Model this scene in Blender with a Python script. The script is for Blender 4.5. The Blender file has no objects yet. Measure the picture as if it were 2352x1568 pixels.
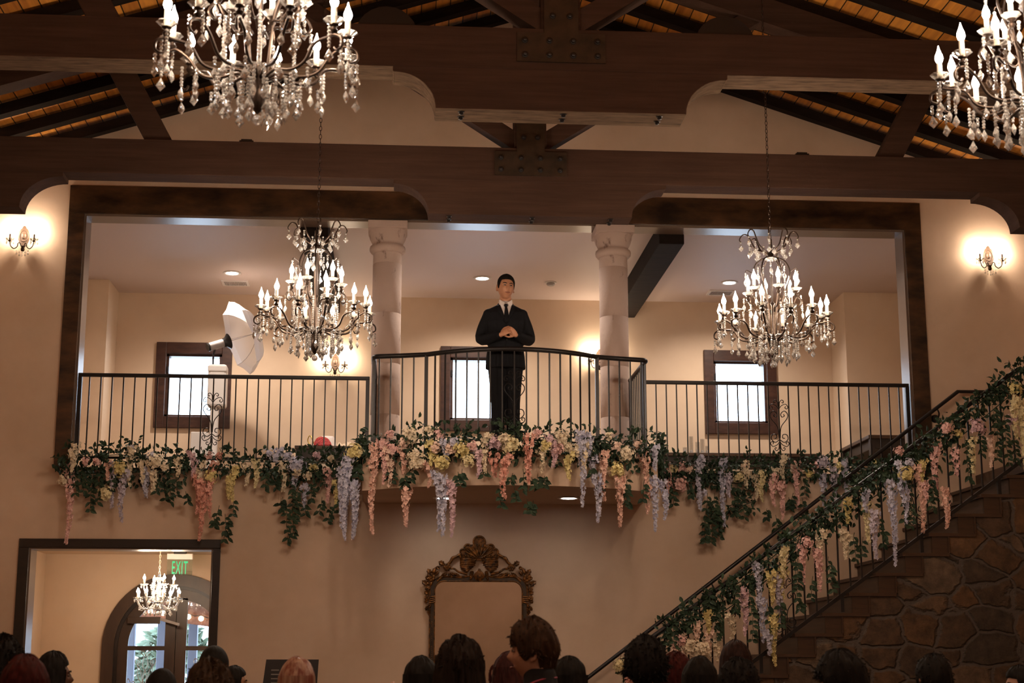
import bpy, bmesh, math, random
from mathutils import Vector, Matrix, Euler, noise as mnoise
from mathutils.bvhtree import BVHTree
PI = math.pi
R = math.radians
random.seed(11)
scn = bpy.context.scene
COL = scn.collection

# ---------------------------------------------------------------- camera
F_PX, PITCH, YAW = 3604.0, math.atan(756 / 3604.0), R(4.116)
CAM = Vector((0, -16.4, 1.55))
cd = bpy.data.cameras.new('camera')
cam = bpy.data.objects.new('camera', cd)
COL.objects.link(cam)
cam.location = CAM
cam.rotation_euler = (PI / 2 + PITCH, 0, -YAW)
cd.sensor_width = 36
cd.lens = F_PX / 2352 * 36
cd.clip_start = .05
cd.clip_end = 200
cd.dof.use_dof = True
cd.dof.focus_distance = 15.4
cd.dof.aperture_fstop = 4.5
scn.camera = cam

# ---------------------------------------------------------------- world, exposure, large lights
w = bpy.data.worlds.new('World')
scn.world = w
w.use_nodes = True
bg = w.node_tree.nodes['Background']
bg.inputs[0].default_value = (.72, .86, 1.0, 1)
bg.inputs[1].default_value = 3.6
vs = scn.view_settings
vs.view_transform = 'Standard'
vs.look = 'None'
vs.gamma = 1
vs.exposure = 1.4
vs.use_curve_mapping = False
cy = scn.cycles
cy.use_denoising = True
cy.max_bounces = 8
cy.diffuse_bounces = 4
cy.glossy_bounces = 3
cy.transmission_bounces = 6
cy.transparent_max_bounces = 12
cy.caustics_reflective = False
cy.caustics_refractive = False
cy.sample_clamp_indirect = 3.0
cy.sample_clamp_direct = 0
cy.use_light_tree = True
WARM = (1.0, .75, .53)
PALE = (1.0, .84, .70)


def lamp(name, kind, loc, power, col=WARM, size=.05, rot=None, **kw):
    l = bpy.data.lights.new(name, kind)
    l.energy = power
    l.color = col
    if kind == 'AREA':
        l.size = size
    else:
        l.shadow_soft_size = size
    for k, v in kw.items():
        setattr(l, k, v)
    o = bpy.data.objects.new(name, l)
    COL.objects.link(o)
    o.location = loc
    if rot:
        o.rotation_euler = rot
    return o


P_CHAND = 56.0     # watts per large chandelier
P_REAR = 20.0      # unseen lights added behind the camera, without chandelier bodies
P_SCONCE = 5.5
P_DOWN = 88.0
for x in (-.7, 3.1):
    lamp('added_rear_light', 'POINT', (x, -14.9, 4.6), P_REAR, WARM, .3)
    lamp('added_rear_light', 'POINT', (x, -20.4, 4.6), P_REAR, WARM, .3)

# ---------------------------------------------------------------- measuring: a photo pixel to a point on the plane y = Y or z = Z
_fw = Vector((math.sin(YAW) * math.cos(PITCH), math.cos(YAW) * math.cos(PITCH), math.sin(PITCH)))
_rt = Vector((math.cos(YAW), -math.sin(YAW), 0))
_up = _rt.cross(_fw)


def at(px, py, Y):
    d = _fw * F_PX + _rt * (px - 1176) + _up * (784 - py)
    return CAM + d * ((Y - CAM.y) / d.y)


def atz(px, py, Z):
    d = _fw * F_PX + _rt * (px - 1176) + _up * (784 - py)
    return CAM + d * ((Z - CAM.z) / d.z)


# ---------------------------------------------------------------- materials
def mat(name, col, rough=.6, metal=0.0, spec=.5, noise=None, bump=None, trans=0.0, ior=1.45, emit=None, coord='Object', coat=0.0, sheen=0.0):
    """noise = (scale xyz or number, detail, dark colour, light colour, low, high); bump = (scale, strength)"""
    m = bpy.data.materials.new(name)
    m.use_nodes = True
    nt = m.node_tree
    b = nt.nodes['Principled BSDF']
    b.inputs['Base Color'].default_value = (*col, 1)
    b.inputs['Roughness'].default_value = rough
    b.inputs['Metallic'].default_value = metal
    b.inputs['Specular IOR Level'].default_value = spec
    b.inputs['Transmission Weight'].default_value = trans
    b.inputs['IOR'].default_value = ior
    b.inputs['Coat Weight'].default_value = coat
    b.inputs['Sheen Weight'].default_value = sheen
    if emit:
        b.inputs['Emission Color'].default_value = (*emit[0], 1)
        b.inputs['Emission Strength'].default_value = emit[1]
    if noise or bump:
        tc = nt.nodes.new('ShaderNodeTexCoord')
        mp = nt.nodes.new('ShaderNodeMapping')
        nt.links.new(tc.outputs[coord], mp.inputs[0])
    if noise:
        sc, det, c0, c1, lo, hi = noise
        mp.inputs['Scale'].default_value = sc if isinstance(sc, tuple) else (sc, sc, sc)
        n = nt.nodes.new('ShaderNodeTexNoise')
        n.inputs['Scale'].default_value = 1
        n.inputs['Detail'].default_value = det
        n.inputs['Roughness'].default_value = .62
        nt.links.new(mp.outputs[0], n.inputs['Vector'])
        r = nt.nodes.new('ShaderNodeValToRGB')
        r.color_ramp.elements[0].position = lo
        r.color_ramp.elements[0].color = (*c0, 1)
        r.color_ramp.elements[1].position = hi
        r.color_ramp.elements[1].color = (*c1, 1)
        nt.links.new(n.outputs['Fac'], r.inputs[0])
        nt.links.new(r.outputs[0], b.inputs['Base Color'])
    if bump:
        n2 = nt.nodes.new('ShaderNodeTexNoise')
        n2.inputs['Scale'].default_value = bump[0]
        n2.inputs['Detail'].default_value = 5
        nt.links.new(tc.outputs[coord], n2.inputs['Vector'])
        bp = nt.nodes.new('ShaderNodeBump')
        bp.inputs['Strength'].default_value = bump[1]
        bp.inputs['Distance'].default_value = .02
        nt.links.new(n2.outputs['Fac'], bp.inputs['Height'])
        nt.links.new(bp.outputs[0], b.inputs['Normal'])
    return m


M = {}
M['plaster'] = mat('cream_plaster', (.64, .48, .36), .85, noise=(.8, 6, (.52, .38, .275), (.68, .515, .395), .3, .72), bump=(5, .12))
M['plaster_room'] = mat('loft_plaster', (.72, .56, .41), .85, noise=(.9, 5, (.64, .485, .35), (.74, .58, .43), .3, .7), bump=(5, .1))
M['ceiling_paint'] = mat('loft_ceiling_paint', (.66, .54, .49), .6, bump=(40, .05))
M['beam'] = mat('brown_beam_wood', (.05, .026, .017), .75, spec=.12, noise=((1.2, 9, 22), 6, (.036, .019, .013), (.066, .035, .023), .3, .75), bump=(30, .12))
M['underside'] = mat('paler_underside_wood', (.13, .085, .055), .9, spec=.08, noise=((5, 30, 20), 6, (.06, .037, .023), (.17, .11, .07), .3, .7))  # paler tone than the beams, for the near truss underside
M['rough_beam'] = mat('dark_rafter_wood', (.014, .009, .007), .8, spec=.1, noise=((3, 14, 14), 5, (.009, .006, .005), (.020, .013, .010), .3, .7))
M['trim'] = mat('mottled_walnut_trim', (.045, .022, .011), .35, noise=((2.2, 3, 5.5), 8, (.009, .005, .0035), (.12, .058, .025), .34, .76))
M['door_trim'] = mat('dark_door_trim', (.018, .011, .008), .4, noise=((3, 9, 9), 4, (.012, .008, .006), (.026, .015, .01), .3, .7))
M['reveal'] = mat('satin_brown_jamb', (.15, .105, .08), .3, spec=.5)
M['iron'] = mat('black_iron', (.017, .014, .014), .38, .35)
M['iron_plate'] = mat('weathered_steel_plate', (.035, .024, .016), .5, .5, noise=(7, 6, (.018, .013, .009), (.06, .036, .02), .3, .7))
M['stone_col'] = mat('pinkish_cantera', (.5, .39, .34), .9, noise=((10, 10, 5), 7, (.16, .10, .08), (.52, .405, .355), .27, .40), bump=(22, .22))
M['wood_stair'] = mat('stained_stair_wood', (.05, .024, .012), .4, noise=((4, 2.5, 26), 6, (.026, .012, .006), (.066, .032, .015), .3, .7))
M['floor'] = mat('hall_floor', (.12, .08, .055), .45, noise=((2, 2, 2), 5, (.09, .06, .04), (.14, .095, .065), .3, .7))
M['bronze'] = mat('dark_bronze_metal', (.045, .03, .023), .35, .75)
M['crystal'] = mat('clear_crystal', (1.0, 1.0, 1.0), .03, trans=.78, ior=1.5, spec=.8)
M['candle'] = mat('ivory_candle_sleeve', (.85, .78, .66), .5)
M['candle_dark'] = mat('taupe_candle_sleeve', (.075, .042, .026), .6)
M['bulb'] = mat('lit_bulb', (1, .9, .75), .3, emit=((1, .9, .79), 24))
M['bulb'].cycles.emission_sampling = 'NONE'
M['bulb_soft'] = mat('lit_string_bulb', (1, .9, .75), .3, emit=((1, .72, .38), 5))
M['bulb_soft'].cycles.emission_sampling = 'NONE'
M['downlight'] = mat('lit_downlight_lens', (1, 1, 1), .3, emit=((1, .93, .84), 9))
M['downlight'].cycles.emission_sampling = 'NONE'
M['white_paint'] = mat('white_paint', (.75, .7, .66), .5)
M['white_plastic'] = mat('white_plastic', (.78, .74, .72), .3)
M['grey_plastic'] = mat('grey_plastic', (.38, .35, .34), .4)
M['black'] = mat('black_plastic', (.012, .011, .011), .35)
M['wind'] = mat('brown_window_wood', (.05, .02, .014), .4, noise=((6, 6, 20), 5, (.03, .012, .009), (.07, .03, .02), .3, .7))
M['gilt'] = mat('aged_gilt_wood', (.16, .07, .018), .42, .35, noise=(26, 5, (.022, .010, .004), (.36, .145, .028), .36, .72))
M['gilt_dark'] = mat('dark_gilt_moulding', (.03, .018, .01), .4, .3, noise=(18, 4, (.012, .008, .005), (.055, .03, .013), .3, .7))
M['mirror'] = mat('mirror_silver', (.88, .86, .84), .015, 1.0)
M['stem'] = mat('green_vine_stem', (.05, .07, .03), .7)
M['leaf'] = mat('dark_green_leaf', (.016, .032, .02), .6, spec=.3, noise=(9, 2, (.012, .028, .016), (.036, .066, .036), .35, .65))
for k, c in dict(pink=(.80, .52, .50), salmon=(.80, .43, .36), salmonpink=(.82, .54, .46), lav=(.58, .54, .66), blue=(.58, .59, .74),
                 cream=(.80, .70, .54), yellow=(.74, .64, .31), paleyellow=(.78, .70, .44), pinklav=(.70, .51, .58), pinkcream=(.82, .62, .53)).items():
    d = tuple(v * .8 for v in c)
    M[k] = mat('petals_' + k, c, .8, noise=(30, 2, d, tuple(min(1, v * 1.1) for v in c), .35, .65))
M['exit_green'] = mat('exit_green', (.01, .22, .10), .4, emit=((.01, .5, .19), .32))
M['umbrella'] = mat('white_umbrella_cloth', (.85, .80, .78), .7)
_nt = M['umbrella'].node_tree
_tl = _nt.nodes.new('ShaderNodeBsdfTranslucent')
_tl.inputs[0].default_value = (.9, .86, .84, 1)
_mx = _nt.nodes.new('ShaderNodeMixShader')
_mx.inputs[0].default_value = .5
_nt.links.new(_nt.nodes['Principled BSDF'].outputs[0], _mx.inputs[1])
_nt.links.new(_tl.outputs[0], _mx.inputs[2])
_nt.links.new(_mx.outputs[0], _nt.nodes['Material Output'].inputs[0])
M['suit'] = mat('black_suit_cloth', (.0055, .0055, .0075), .8, spec=.2)
M['shirt'] = mat('white_shirt_cloth', (.72, .66, .64), .75)
M['skin'] = mat('warm_skin', (.47, .225, .13), .5, noise=(40, 2, (.43, .20, .115), (.50, .245, .145), .3, .7))
M['hair_black'] = mat('black_hair', (.006, .005, .0045), .7, spec=.2)
M['lips'] = mat('lips', (.27, .085, .06), .5)
M['eye'] = mat('eye', (.05, .03, .025), .25)


def stone_material():
    m = bpy.data.materials.new('rubble_stone')
    m.use_nodes = True
    nt = m.node_tree
    b = nt.nodes['Principled BSDF']
    N, L = nt.nodes.new, nt.links.new
    tc = N('ShaderNodeTexCoord')
    mp = N('ShaderNodeMapping')
    mp.inputs['Scale'].default_value = (3.9, 3.9, 5.6)
    L(tc.outputs['Object'], mp.inputs[0])
    n = N('ShaderNodeTexNoise')
    n.inputs['Scale'].default_value = 1.3
    n.inputs['Detail'].default_value = 4
    L(mp.outputs[0], n.inputs['Vector'])
    mx = N('ShaderNodeMix')
    mx.data_type = 'VECTOR'
    mx.inputs[0].default_value = .34
    L(mp.outputs[0], mx.inputs[4])
    L(n.outputs['Color'], mx.inputs[5])
    v = N('ShaderNodeTexVoronoi')
    v.inputs['Scale'].default_value = 1
    v.inputs['Randomness'].default_value = .85
    e = N('ShaderNodeTexVoronoi')
    e.feature = 'DISTANCE_TO_EDGE'
    e.inputs['Scale'].default_value = 1
    e.inputs['Randomness'].default_value = .85
    L(mx.outputs[1], v.inputs['Vector'])
    L(mx.outputs[1], e.inputs['Vector'])
    sep = N('ShaderNodeSeparateColor')
    L(v.outputs['Color'], sep.inputs[0])
    r = N('ShaderNodeValToRGB')
    r.color_ramp.elements[0].color = (.046, .036, .029, 1)
    r.color_ramp.elements[1].color = (.115, .088, .066, 1)
    k = r.color_ramp.elements.new(.5)
    k.color = (.075, .048, .030, 1)
    k = r.color_ramp.elements.new(.7)
    k.color = (.115, .066, .032, 1)
    L(sep.outputs[0], r.inputs[0])
    n2 = N('ShaderNodeTexNoise')
    n2.inputs['Scale'].default_value = 7
    n2.inputs['Detail'].default_value = 8
    n2.inputs['Roughness'].default_value = .7
    L(tc.outputs['Object'], n2.inputs['Vector'])
    r2 = N('ShaderNodeValToRGB')
    r2.color_ramp.elements[0].position = .3
    r2.color_ramp.elements[0].color = (.35, .32, .30, 1)
    r2.color_ramp.elements[1].position = .72
    r2.color_ramp.elements[1].color = (1.75, 1.6, 1.4, 1)
    L(n2.outputs['Fac'], r2.inputs[0])
    mu = N('ShaderNodeMix')
    mu.data_type = 'RGBA'
    mu.blend_type = 'MULTIPLY'
    mu.inputs[0].default_value = 1
    L(r.outputs[0], mu.inputs[6])
    L(r2.outputs[0], mu.inputs[7])
    er = N('ShaderNodeValToRGB')
    er.color_ramp.elements[0].position = .025
    er.color_ramp.elements[1].position = .075
    L(e.outputs['Distance'], er.inputs[0])
    mo = N('ShaderNodeMix')
    mo.data_type = 'RGBA'
    mo.inputs[6].default_value = (.088, .072, .062, 1)
    L(er.outputs[0], mo.inputs[0])
    L(mu.outputs[2], mo.inputs[7])
    L(mo.outputs[2], b.inputs['Base Color'])
    b.inputs['Roughness'].default_value = .85
    ad = N('ShaderNodeMath')
    ad.operation = 'MULTIPLY_ADD'
    ad.inputs[1].default_value = .9
    L(n2.outputs['Fac'], ad.inputs[0])
    L(er.outputs[0], ad.inputs[2])
    bp = N('ShaderNodeBump')
    bp.inputs['Strength'].default_value = .9
    bp.inputs['Distance'].default_value = .04
    L(ad.outputs[0], bp.inputs['Height'])
    L(bp.outputs[0], b.inputs['Normal'])
    return m


M['stone'] = stone_material()


def plank_material():
    m = bpy.data.materials.new('amber_roof_planks')
    m.use_nodes = True
    nt = m.node_tree
    b = nt.nodes['Principled BSDF']
    N, L = nt.nodes.new, nt.links.new
    tc = N('ShaderNodeTexCoord')
    sp = N('ShaderNodeSeparateXYZ')
    L(tc.outputs['Object'], sp.inputs[0])
    dv = N('ShaderNodeMath')
    dv.operation = 'DIVIDE'
    dv.inputs[1].default_value = .155
    L(sp.outputs[0], dv.inputs[0])
    fl = N('ShaderNodeMath')
    fl.operation = 'FLOOR'
    L(dv.outputs[0], fl.inputs[0])
    fr = N('ShaderNodeMath')
    fr.operation = 'FRACT'
    L(dv.outputs[0], fr.inputs[0])
    wn = N('ShaderNodeTexWhiteNoise')
    wn.noise_dimensions = '1D'
    L(fl.outputs[0], wn.inputs['W'])
    mp = N('ShaderNodeMapping')
    mp.inputs['Scale'].default_value = (22, 1.6, 4)
    L(tc.outputs['Object'], mp.inputs[0])
    n = N('ShaderNodeTexNoise')
    n.inputs['Scale'].default_value = 1
    n.inputs['Detail'].default_value = 6
    L(mp.outputs[0], n.inputs['Vector'])
    a = N('ShaderNodeMath')
    a.operation = 'MULTIPLY_ADD'
    a.inputs[1].default_value = .45
    L(wn.outputs['Value'], a.inputs[0])
    L(n.outputs['Fac'], a.inputs[2])
    r = N('ShaderNodeValToRGB')
    r.color_ramp.elements[0].position = .35
    r.color_ramp.elements[0].color = (.40, .135, .022, 1)
    r.color_ramp.elements[1].position = .95
    r.color_ramp.elements[1].color = (.86, .36, .06, 1)
    L(a.outputs[0], r.inputs[0])
    gt = N('ShaderNodeMath')
    gt.operation = 'GREATER_THAN'
    gt.inputs[1].default_value = .07
    L(fr.outputs[0], gt.inputs[0])
    mo = N('ShaderNodeMix')
    mo.data_type = 'RGBA'
    mo.inputs[6].default_value = (.03, .013, .004, 1)
    L(gt.outputs[0], mo.inputs[0])
    L(r.outputs[0], mo.inputs[7])
    L(mo.outputs[2], b.inputs['Base Color'])
    b.inputs['Roughness'].default_value = .55
    return m


M['planks'] = plank_material()


def pane_material(name, tint, gloss=.08, rough=.0, frost=0.0):
    m = bpy.data.materials.new(name)
    m.use_nodes = True
    nt = m.node_tree
    nt.nodes.remove(nt.nodes['Principled BSDF'])
    out = nt.nodes['Material Output']
    N, L = nt.nodes.new, nt.links.new
    t = N('ShaderNodeBsdfTransparent')
    t.inputs[0].default_value = (*tint, 1)
    g = N('ShaderNodeBsdfGlossy')
    g.inputs['Roughness'].default_value = rough
    mx = N('ShaderNodeMixShader')
    mx.inputs[0].default_value = gloss
    L(t.outputs[0], mx.inputs[1])
    L(g.outputs[0], mx.inputs[2])
    last = mx
    if frost:
        tl = N('ShaderNodeBsdfTranslucent')
        m2 = N('ShaderNodeMixShader')
        m2.inputs[0].default_value = frost
        L(mx.outputs[0], m2.inputs[1])
        L(tl.outputs[0], m2.inputs[2])
        last = m2
    L(last.outputs[0], out.inputs[0])
    return m


M['pane'] = pane_material('window_glass', (.95, .97, 1))
M['pane_door'] = pane_material('door_glass', (.86, .9, .95), .1)
M['acrylic'] = pane_material('clear_acrylic', (.85, .92, .88), .1, 0, .12)

# ---------------------------------------------------------------- object helpers
ORG = {}


def props(o, label=None, cat=None, group=None, kind=None):
    if label: o['label'] = label
    if cat: o['category'] = cat
    if group: o['group'] = group
    if kind: o['kind'] = kind
    return o


def thing(name, loc, label, cat, group=None, rz=0, s=1):
    o = bpy.data.objects.new(name, None)
    o.empty_display_size = .1
    COL.objects.link(o)
    o.location = loc
    o.rotation_euler = (0, 0, rz)
    o.scale = (s, s, s)
    ORG[o.name] = Vector(loc)
    return props(o, label, cat, group)


def put(name, me, parent=None, loc=(0, 0, 0), rot=(0, 0, 0), scale=None, m=None):
    o = bpy.data.objects.new(name, me)
    COL.objects.link(o)
    o.location = loc
    o.rotation_euler = rot
    if scale: o.scale = scale
    if parent:
        o.parent = parent
        ORG[o.name] = ORG.get(parent.name, Vector((0, 0, 0)))
    else:
        ORG[o.name] = Vector(loc)
    if m:
        if not me.materials: me.materials.append(m)
    return o


def clone(o, parent=None):
    c = o.copy()
    COL.objects.link(c)
    c.parent = parent
    for ch in list(o.children):
        clone(ch, c)
    return c


def catmull(pts, n=6, closed=False):
    P = [Vector(p) for p in pts]
    out = []
    m = len(P)
    rng = m if closed else m - 1
    for i in range(rng):
        if closed:
            a, b, c, d = P[(i - 1) % m], P[i], P[(i + 1) % m], P[(i + 2) % m]
        else:
            a, b, c, d = P[max(i - 1, 0)], P[i], P[i + 1], P[min(i + 2, m - 1)]
        for k in range(n):
            t = k / n
            out.append(.5 * ((2 * b) + (c - a) * t + (2 * a - 5 * b + 4 * c - d) * t * t + (3 * b - a - 3 * c + d) * t ** 3))
    if not closed: out.append(P[-1].copy())
    return out


class MB:
    def __init__(s):
        s.v, s.f = [], []

    def add(s, vs, fs):
        k = len(s.v)
        s.v += [tuple(v) for v in vs]
        s.f += [tuple(i + k for i in f) for f in fs]
        return s

    def box(s, x0, x1, y0, y1, z0, z1):
        return s.add([(x0, y0, z0), (x1, y0, z0), (x1, y1, z0), (x0, y1, z0), (x0, y0, z1), (x1, y0, z1), (x1, y1, z1), (x0, y1, z1)],
                     [(3, 2, 1, 0), (4, 5, 6, 7), (0, 1, 5, 4), (1, 2, 6, 5), (2, 3, 7, 6), (3, 0, 4, 7)])

    def bar(s, a, b, wy, wn):
        """a square bar from a to b; wy thick along world y, wn across"""
        a, b = Vector(a), Vector(b)
        d = (b - a).normalized()
        y = Vector((0, 1, 0)) if abs(d.y) < .9 else Vector((1, 0, 0))
        n = d.cross(y).normalized()
        y = n.cross(d).normalized()
        q = []
        for p in (a, b):
            for i, j in ((-1, -1), (1, -1), (1, 1), (-1, 1)):
                q.append(p + n * i * wn / 2 + y * j * wy / 2)
        return s.add(q, [(3, 2, 1, 0), (4, 5, 6, 7), (0, 1, 5, 4), (1, 2, 6, 5), (2, 3, 7, 6), (3, 0, 4, 7)])

    def tube(s, path, r, n=8, cap=True, closed=False, flat=1.0):
        P = [Vector(p) for p in path]
        m = len(P)
        rad = r if isinstance(r, (list, tuple)) else [r] * m
        if len(rad) != m:
            rr = []
            for i in range(m):
                t = i / (m - 1) * (len(rad) - 1)
                k = min(int(t), len(rad) - 2)
                rr.append(rad[k] + (rad[k + 1] - rad[k]) * (t - k))
            rad = rr
        vs = []
        prev = None
        for i in range(m):
            if closed:
                d = P[(i + 1) % m] - P[(i - 1) % m]
            else:
                d = P[min(i + 1, m - 1)] - P[max(i - 1, 0)]
            if d.length < 1e-9: d = Vector((0, 0, 1))
            d.normalize()
            if prev is None:
                u = d.orthogonal().normalized()
                if abs(d.y) < .9: u = (Vector((0, 1, 0)) - d * d.y).normalized()
            else:
                u = prev - d * prev.dot(d)
                u = u.normalized() if u.length > 1e-6 else d.orthogonal().normalized()
            prev = u
            w_ = d.cross(u)
            for k in range(n):
                a = 2 * PI * k / n
                vs.append(P[i] + (u * math.cos(a) * flat + w_ * math.sin(a)) * rad[i])
        fs = []
        for i in range(m if closed else m - 1):
            j = (i + 1) % m
            for k in range(n):
                fs.append((i * n + k, i * n + (k + 1) % n, j * n + (k + 1) % n, j * n + k))
        if cap and not closed:
            fs.append(tuple(range(n))[::-1])
            fs.append(tuple((m - 1) * n + k for k in range(n)))
        return s.add(vs, fs)

    def lathe(s, prof, n=16, c=(0, 0, 0), cap=True, axis='z'):
        vs, fs = [], []
        for r, z in prof:
            for k in range(n):
                a = 2 * PI * k / n
                p = (r * math.cos(a), r * math.sin(a), z)
                if axis == 'y': p = (p[0], z, p[1])
                if axis == 'x': p = (z, p[0], p[1])
                vs.append((p[0] + c[0], p[1] + c[1], p[2] + c[2]))
        m = len(prof)
        for i in range(m - 1):
            for k in range(n):
                fs.append((i * n + k, i * n + (k + 1) % n, (i + 1) * n + (k + 1) % n, (i + 1) * n + k))
        if cap:
            fs.append(tuple(range(n))[::-1])
            fs.append(tuple((m - 1) * n + k for k in range(n)))
        return s.add(vs, fs)

    def prism(s, poly, y0, y1, plane='xz'):
        n = len(poly)
        if plane == 'xz':
            vs = [(x, y0, z) for x, z in poly] + [(x, y1, z) for x, z in poly]
        elif plane == 'xy':
            vs = [(x, y, y0) for x, y in poly] + [(x, y, y1) for x, y in poly]
        else:
            vs = [(y0, x, z) for x, z in poly] + [(y1, x, z) for x, z in poly]
        fs = [tuple(range(n)), tuple(range(2 * n - 1, n - 1, -1))]
        for i in range(n):
            j = (i + 1) % n
            fs.append((j, i, n + i, n + j))
        return s.add(vs, fs)

    def ball(s, c, r, n=10, m=7):
        r = r if isinstance(r, (tuple, list)) else (r, r, r)
        vs, fs = [(c[0], c[1], c[2] - r[2])], []
        for i in range(1, m):
            p = -PI / 2 + PI * i / m
            for k in range(n):
                a = 2 * PI * k / n
                vs.append((c[0] + r[0] * math.cos(p) * math.cos(a), c[1] + r[1] * math.cos(p) * math.sin(a), c[2] + r[2] * math.sin(p)))
        vs.append((c[0], c[1], c[2] + r[2]))
        for k in range(n):
            fs.append((0, 1 + (k + 1) % n, 1 + k))
        for i in range(m - 2):
            for k in range(n):
                fs.append((1 + i * n + k, 1 + i * n + (k + 1) % n, 1 + (i + 1) * n + (k + 1) % n, 1 + (i + 1) * n + k))
        b = 1 + (m - 2) * n
        for k in range(n):
            fs.append((b + k, b + (k + 1) % n, len(vs) - 1))
        return s.add(vs, fs)

    def loft(s, rings, n=20, cap=True):
        """rings: (z, rx, ry, cx, cy)"""
        vs, fs = [], []
        for z, rx, ry, cx, cyy in rings:
            for k in range(n):
                a = 2 * PI * k / n
                vs.append((cx + rx * math.cos(a), cyy + ry * math.sin(a), z))
        m = len(rings)
        for i in range(m - 1):
            for k in range(n):
                fs.append((i * n + k, i * n + (k + 1) % n, (i + 1) * n + (k + 1) % n, (i + 1) * n + k))
        if cap:
            fs.append(tuple(range(n))[::-1])
            fs.append(tuple((m - 1) * n + k for k in range(n)))
        return s.add(vs, fs)

    def mesh(s, name, smooth=None, off=Vector((0, 0, 0)), fix=True):
        me = bpy.data.meshes.new(name)
        me.from_pydata([(v[0] - off[0], v[1] - off[1], v[2] - off[2]) for v in s.v], [], s.f)
        if fix and len(s.f) < 6000:
            bm = bmesh.new()
            bm.from_mesh(me)
            bmesh.ops.recalc_face_normals(bm, faces=bm.faces)
            bm.to_mesh(me)
            bm.free()
        me.update()
        if smooth:
            me.shade_smooth()
            me.set_sharp_from_angle(angle=R(smooth))
        return me

    def build(s, name, m, parent=None, smooth=None, bevel=0, loc=None, fix=True):
        off = ORG.get(parent.name, Vector((0, 0, 0))) if parent else Vector(loc or (0, 0, 0))
        me = s.mesh(name, smooth, off, fix)
        me.materials.append(m)
        o = put(name, me, parent, (0, 0, 0) if parent else off)
        if bevel:
            b = o.modifiers.new('bevel', 'BEVEL')
            b.width = bevel
            b.segments = 2
            b.limit_method = 'ANGLE'
        return o


def struct(name, mb, m, parent=None, bevel=0, smooth=None):
    o = mb.build(name, m, parent, smooth, bevel)
    if not parent: o['kind'] = 'structure'
    return o


def evaluate(me, mods):
    """bake modifiers given as (type, {attr: value}) into a new mesh"""
    o = bpy.data.objects.new('work', me)
    COL.objects.link(o)
    for t, kw in mods:
        m = o.modifiers.new(t, t)
        for k, v in kw.items(): setattr(m, k, v)
    dg = bpy.context.evaluated_depsgraph_get()
    r = bpy.data.meshes.new_from_object(o.evaluated_get(dg))
    bpy.data.objects.remove(o)
    return r


def fuse(mb, name, voxel, it=3, fac=.5):
    me = evaluate(mb.mesh(name, fix=False), [('REMESH', dict(mode='VOXEL', voxel_size=voxel)), ('SMOOTH', dict(iterations=it, factor=fac))])
    me.name = name
    me.shade_smooth()
    return me


# ================================================================ THE HALL
FL = 3.6          # loft floor level
LX, RX = -4.6, 7.2
RIDGE_X, RIDGE_Z, SLOPE = 1.17, 8.641, .325


def roofz(x, off=0):
    return RIDGE_Z + off - SLOPE * abs(x - RIDGE_X)


# floor, side and rear walls, gable wall with its two openings
struct('floor', MB().box(LX - .2, RX + .2, -24.5, 4.4, -.2, 0), M['floor'])
OX0, OX1, OZ1 = -3.39, 5.53, 6.32
DX0, DX1, DZ1 = -3.75, -1.90, 2.78
TH = .27
g = MB()
g.box(LX, DX0, 0, TH, 0, DZ1).box(DX1, RX, 0, TH, 0, DZ1).box(LX, RX, 0, TH, DZ1, FL)
g.box(LX, OX0, 0, TH, FL, OZ1).box(OX1, RX, 0, TH, FL, OZ1)
g.prism([(LX, OZ1), (RX, OZ1), (RX, roofz(RX, .14)), (RIDGE_X, RIDGE_Z + .14), (LX, roofz(LX, .14))], 0, TH)
struct('wall_back', g, M['plaster'])
struct('wall_left', MB().box(LX - .25, LX, -24.3, TH, 0, 7.1), M['plaster'])
struct('wall_right', MB().box(RX, RX + .25, -24.3, TH, 0, 7.1), M['plaster'])
struct('wall_front', MB().prism([(LX, 0), (RX, 0), (RX, roofz(RX, .14)), (RIDGE_X, RIDGE_Z + .14), (LX, roofz(LX, .14))], -24.5, -24.3), M['plaster'])
rf = MB()
for s in (-1, 1):
    xe = RIDGE_X + s * 6.3
    a, b = (RIDGE_X, RIDGE_Z + .15), (xe, RIDGE_Z + .15 - SLOPE * 6.3)
    rf.prism([a, b, (b[0], b[1] + .06), (a[0], a[1] + .06)], -24.6, TH + .1)
struct('ceiling', rf, M['planks'])

# rafters, one thing each, laid up both slopes
ORD = ['at the gable wall', 'second from the gable wall', 'third from the gable wall', 'fourth from the gable wall', 'fifth from the gable wall',
       'sixth from the gable wall', 'seventh from the gable wall', 'eighth from the gable wall', 'ninth from the gable wall', 'tenth from the gable wall']
for s, side in ((-1, 'left'), (1, 'right')):
    protos = None
    for i in range(10):
        yb = -.01 if i == 0 else -.55 - .6 * (i - 1)
        t, h = (.10, .11) if i == 0 else (.125, .115)
        xe = LX if s < 0 else RX
        mb = MB().prism([(RIDGE_X, RIDGE_Z), (xe, roofz(xe)), (xe, roofz(xe) + h), (RIDGE_X, RIDGE_Z + h)], yb - t, yb)
        o = mb.build('rafter', M['rough_beam'], loc=(RIDGE_X, yb, RIDGE_Z))
        props(o, 'dark sloping rafter under the planks of the %s roof side, %s' % (side, ORD[i]), 'rafter', 'rafters of the %s roof slope' % side)


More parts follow.
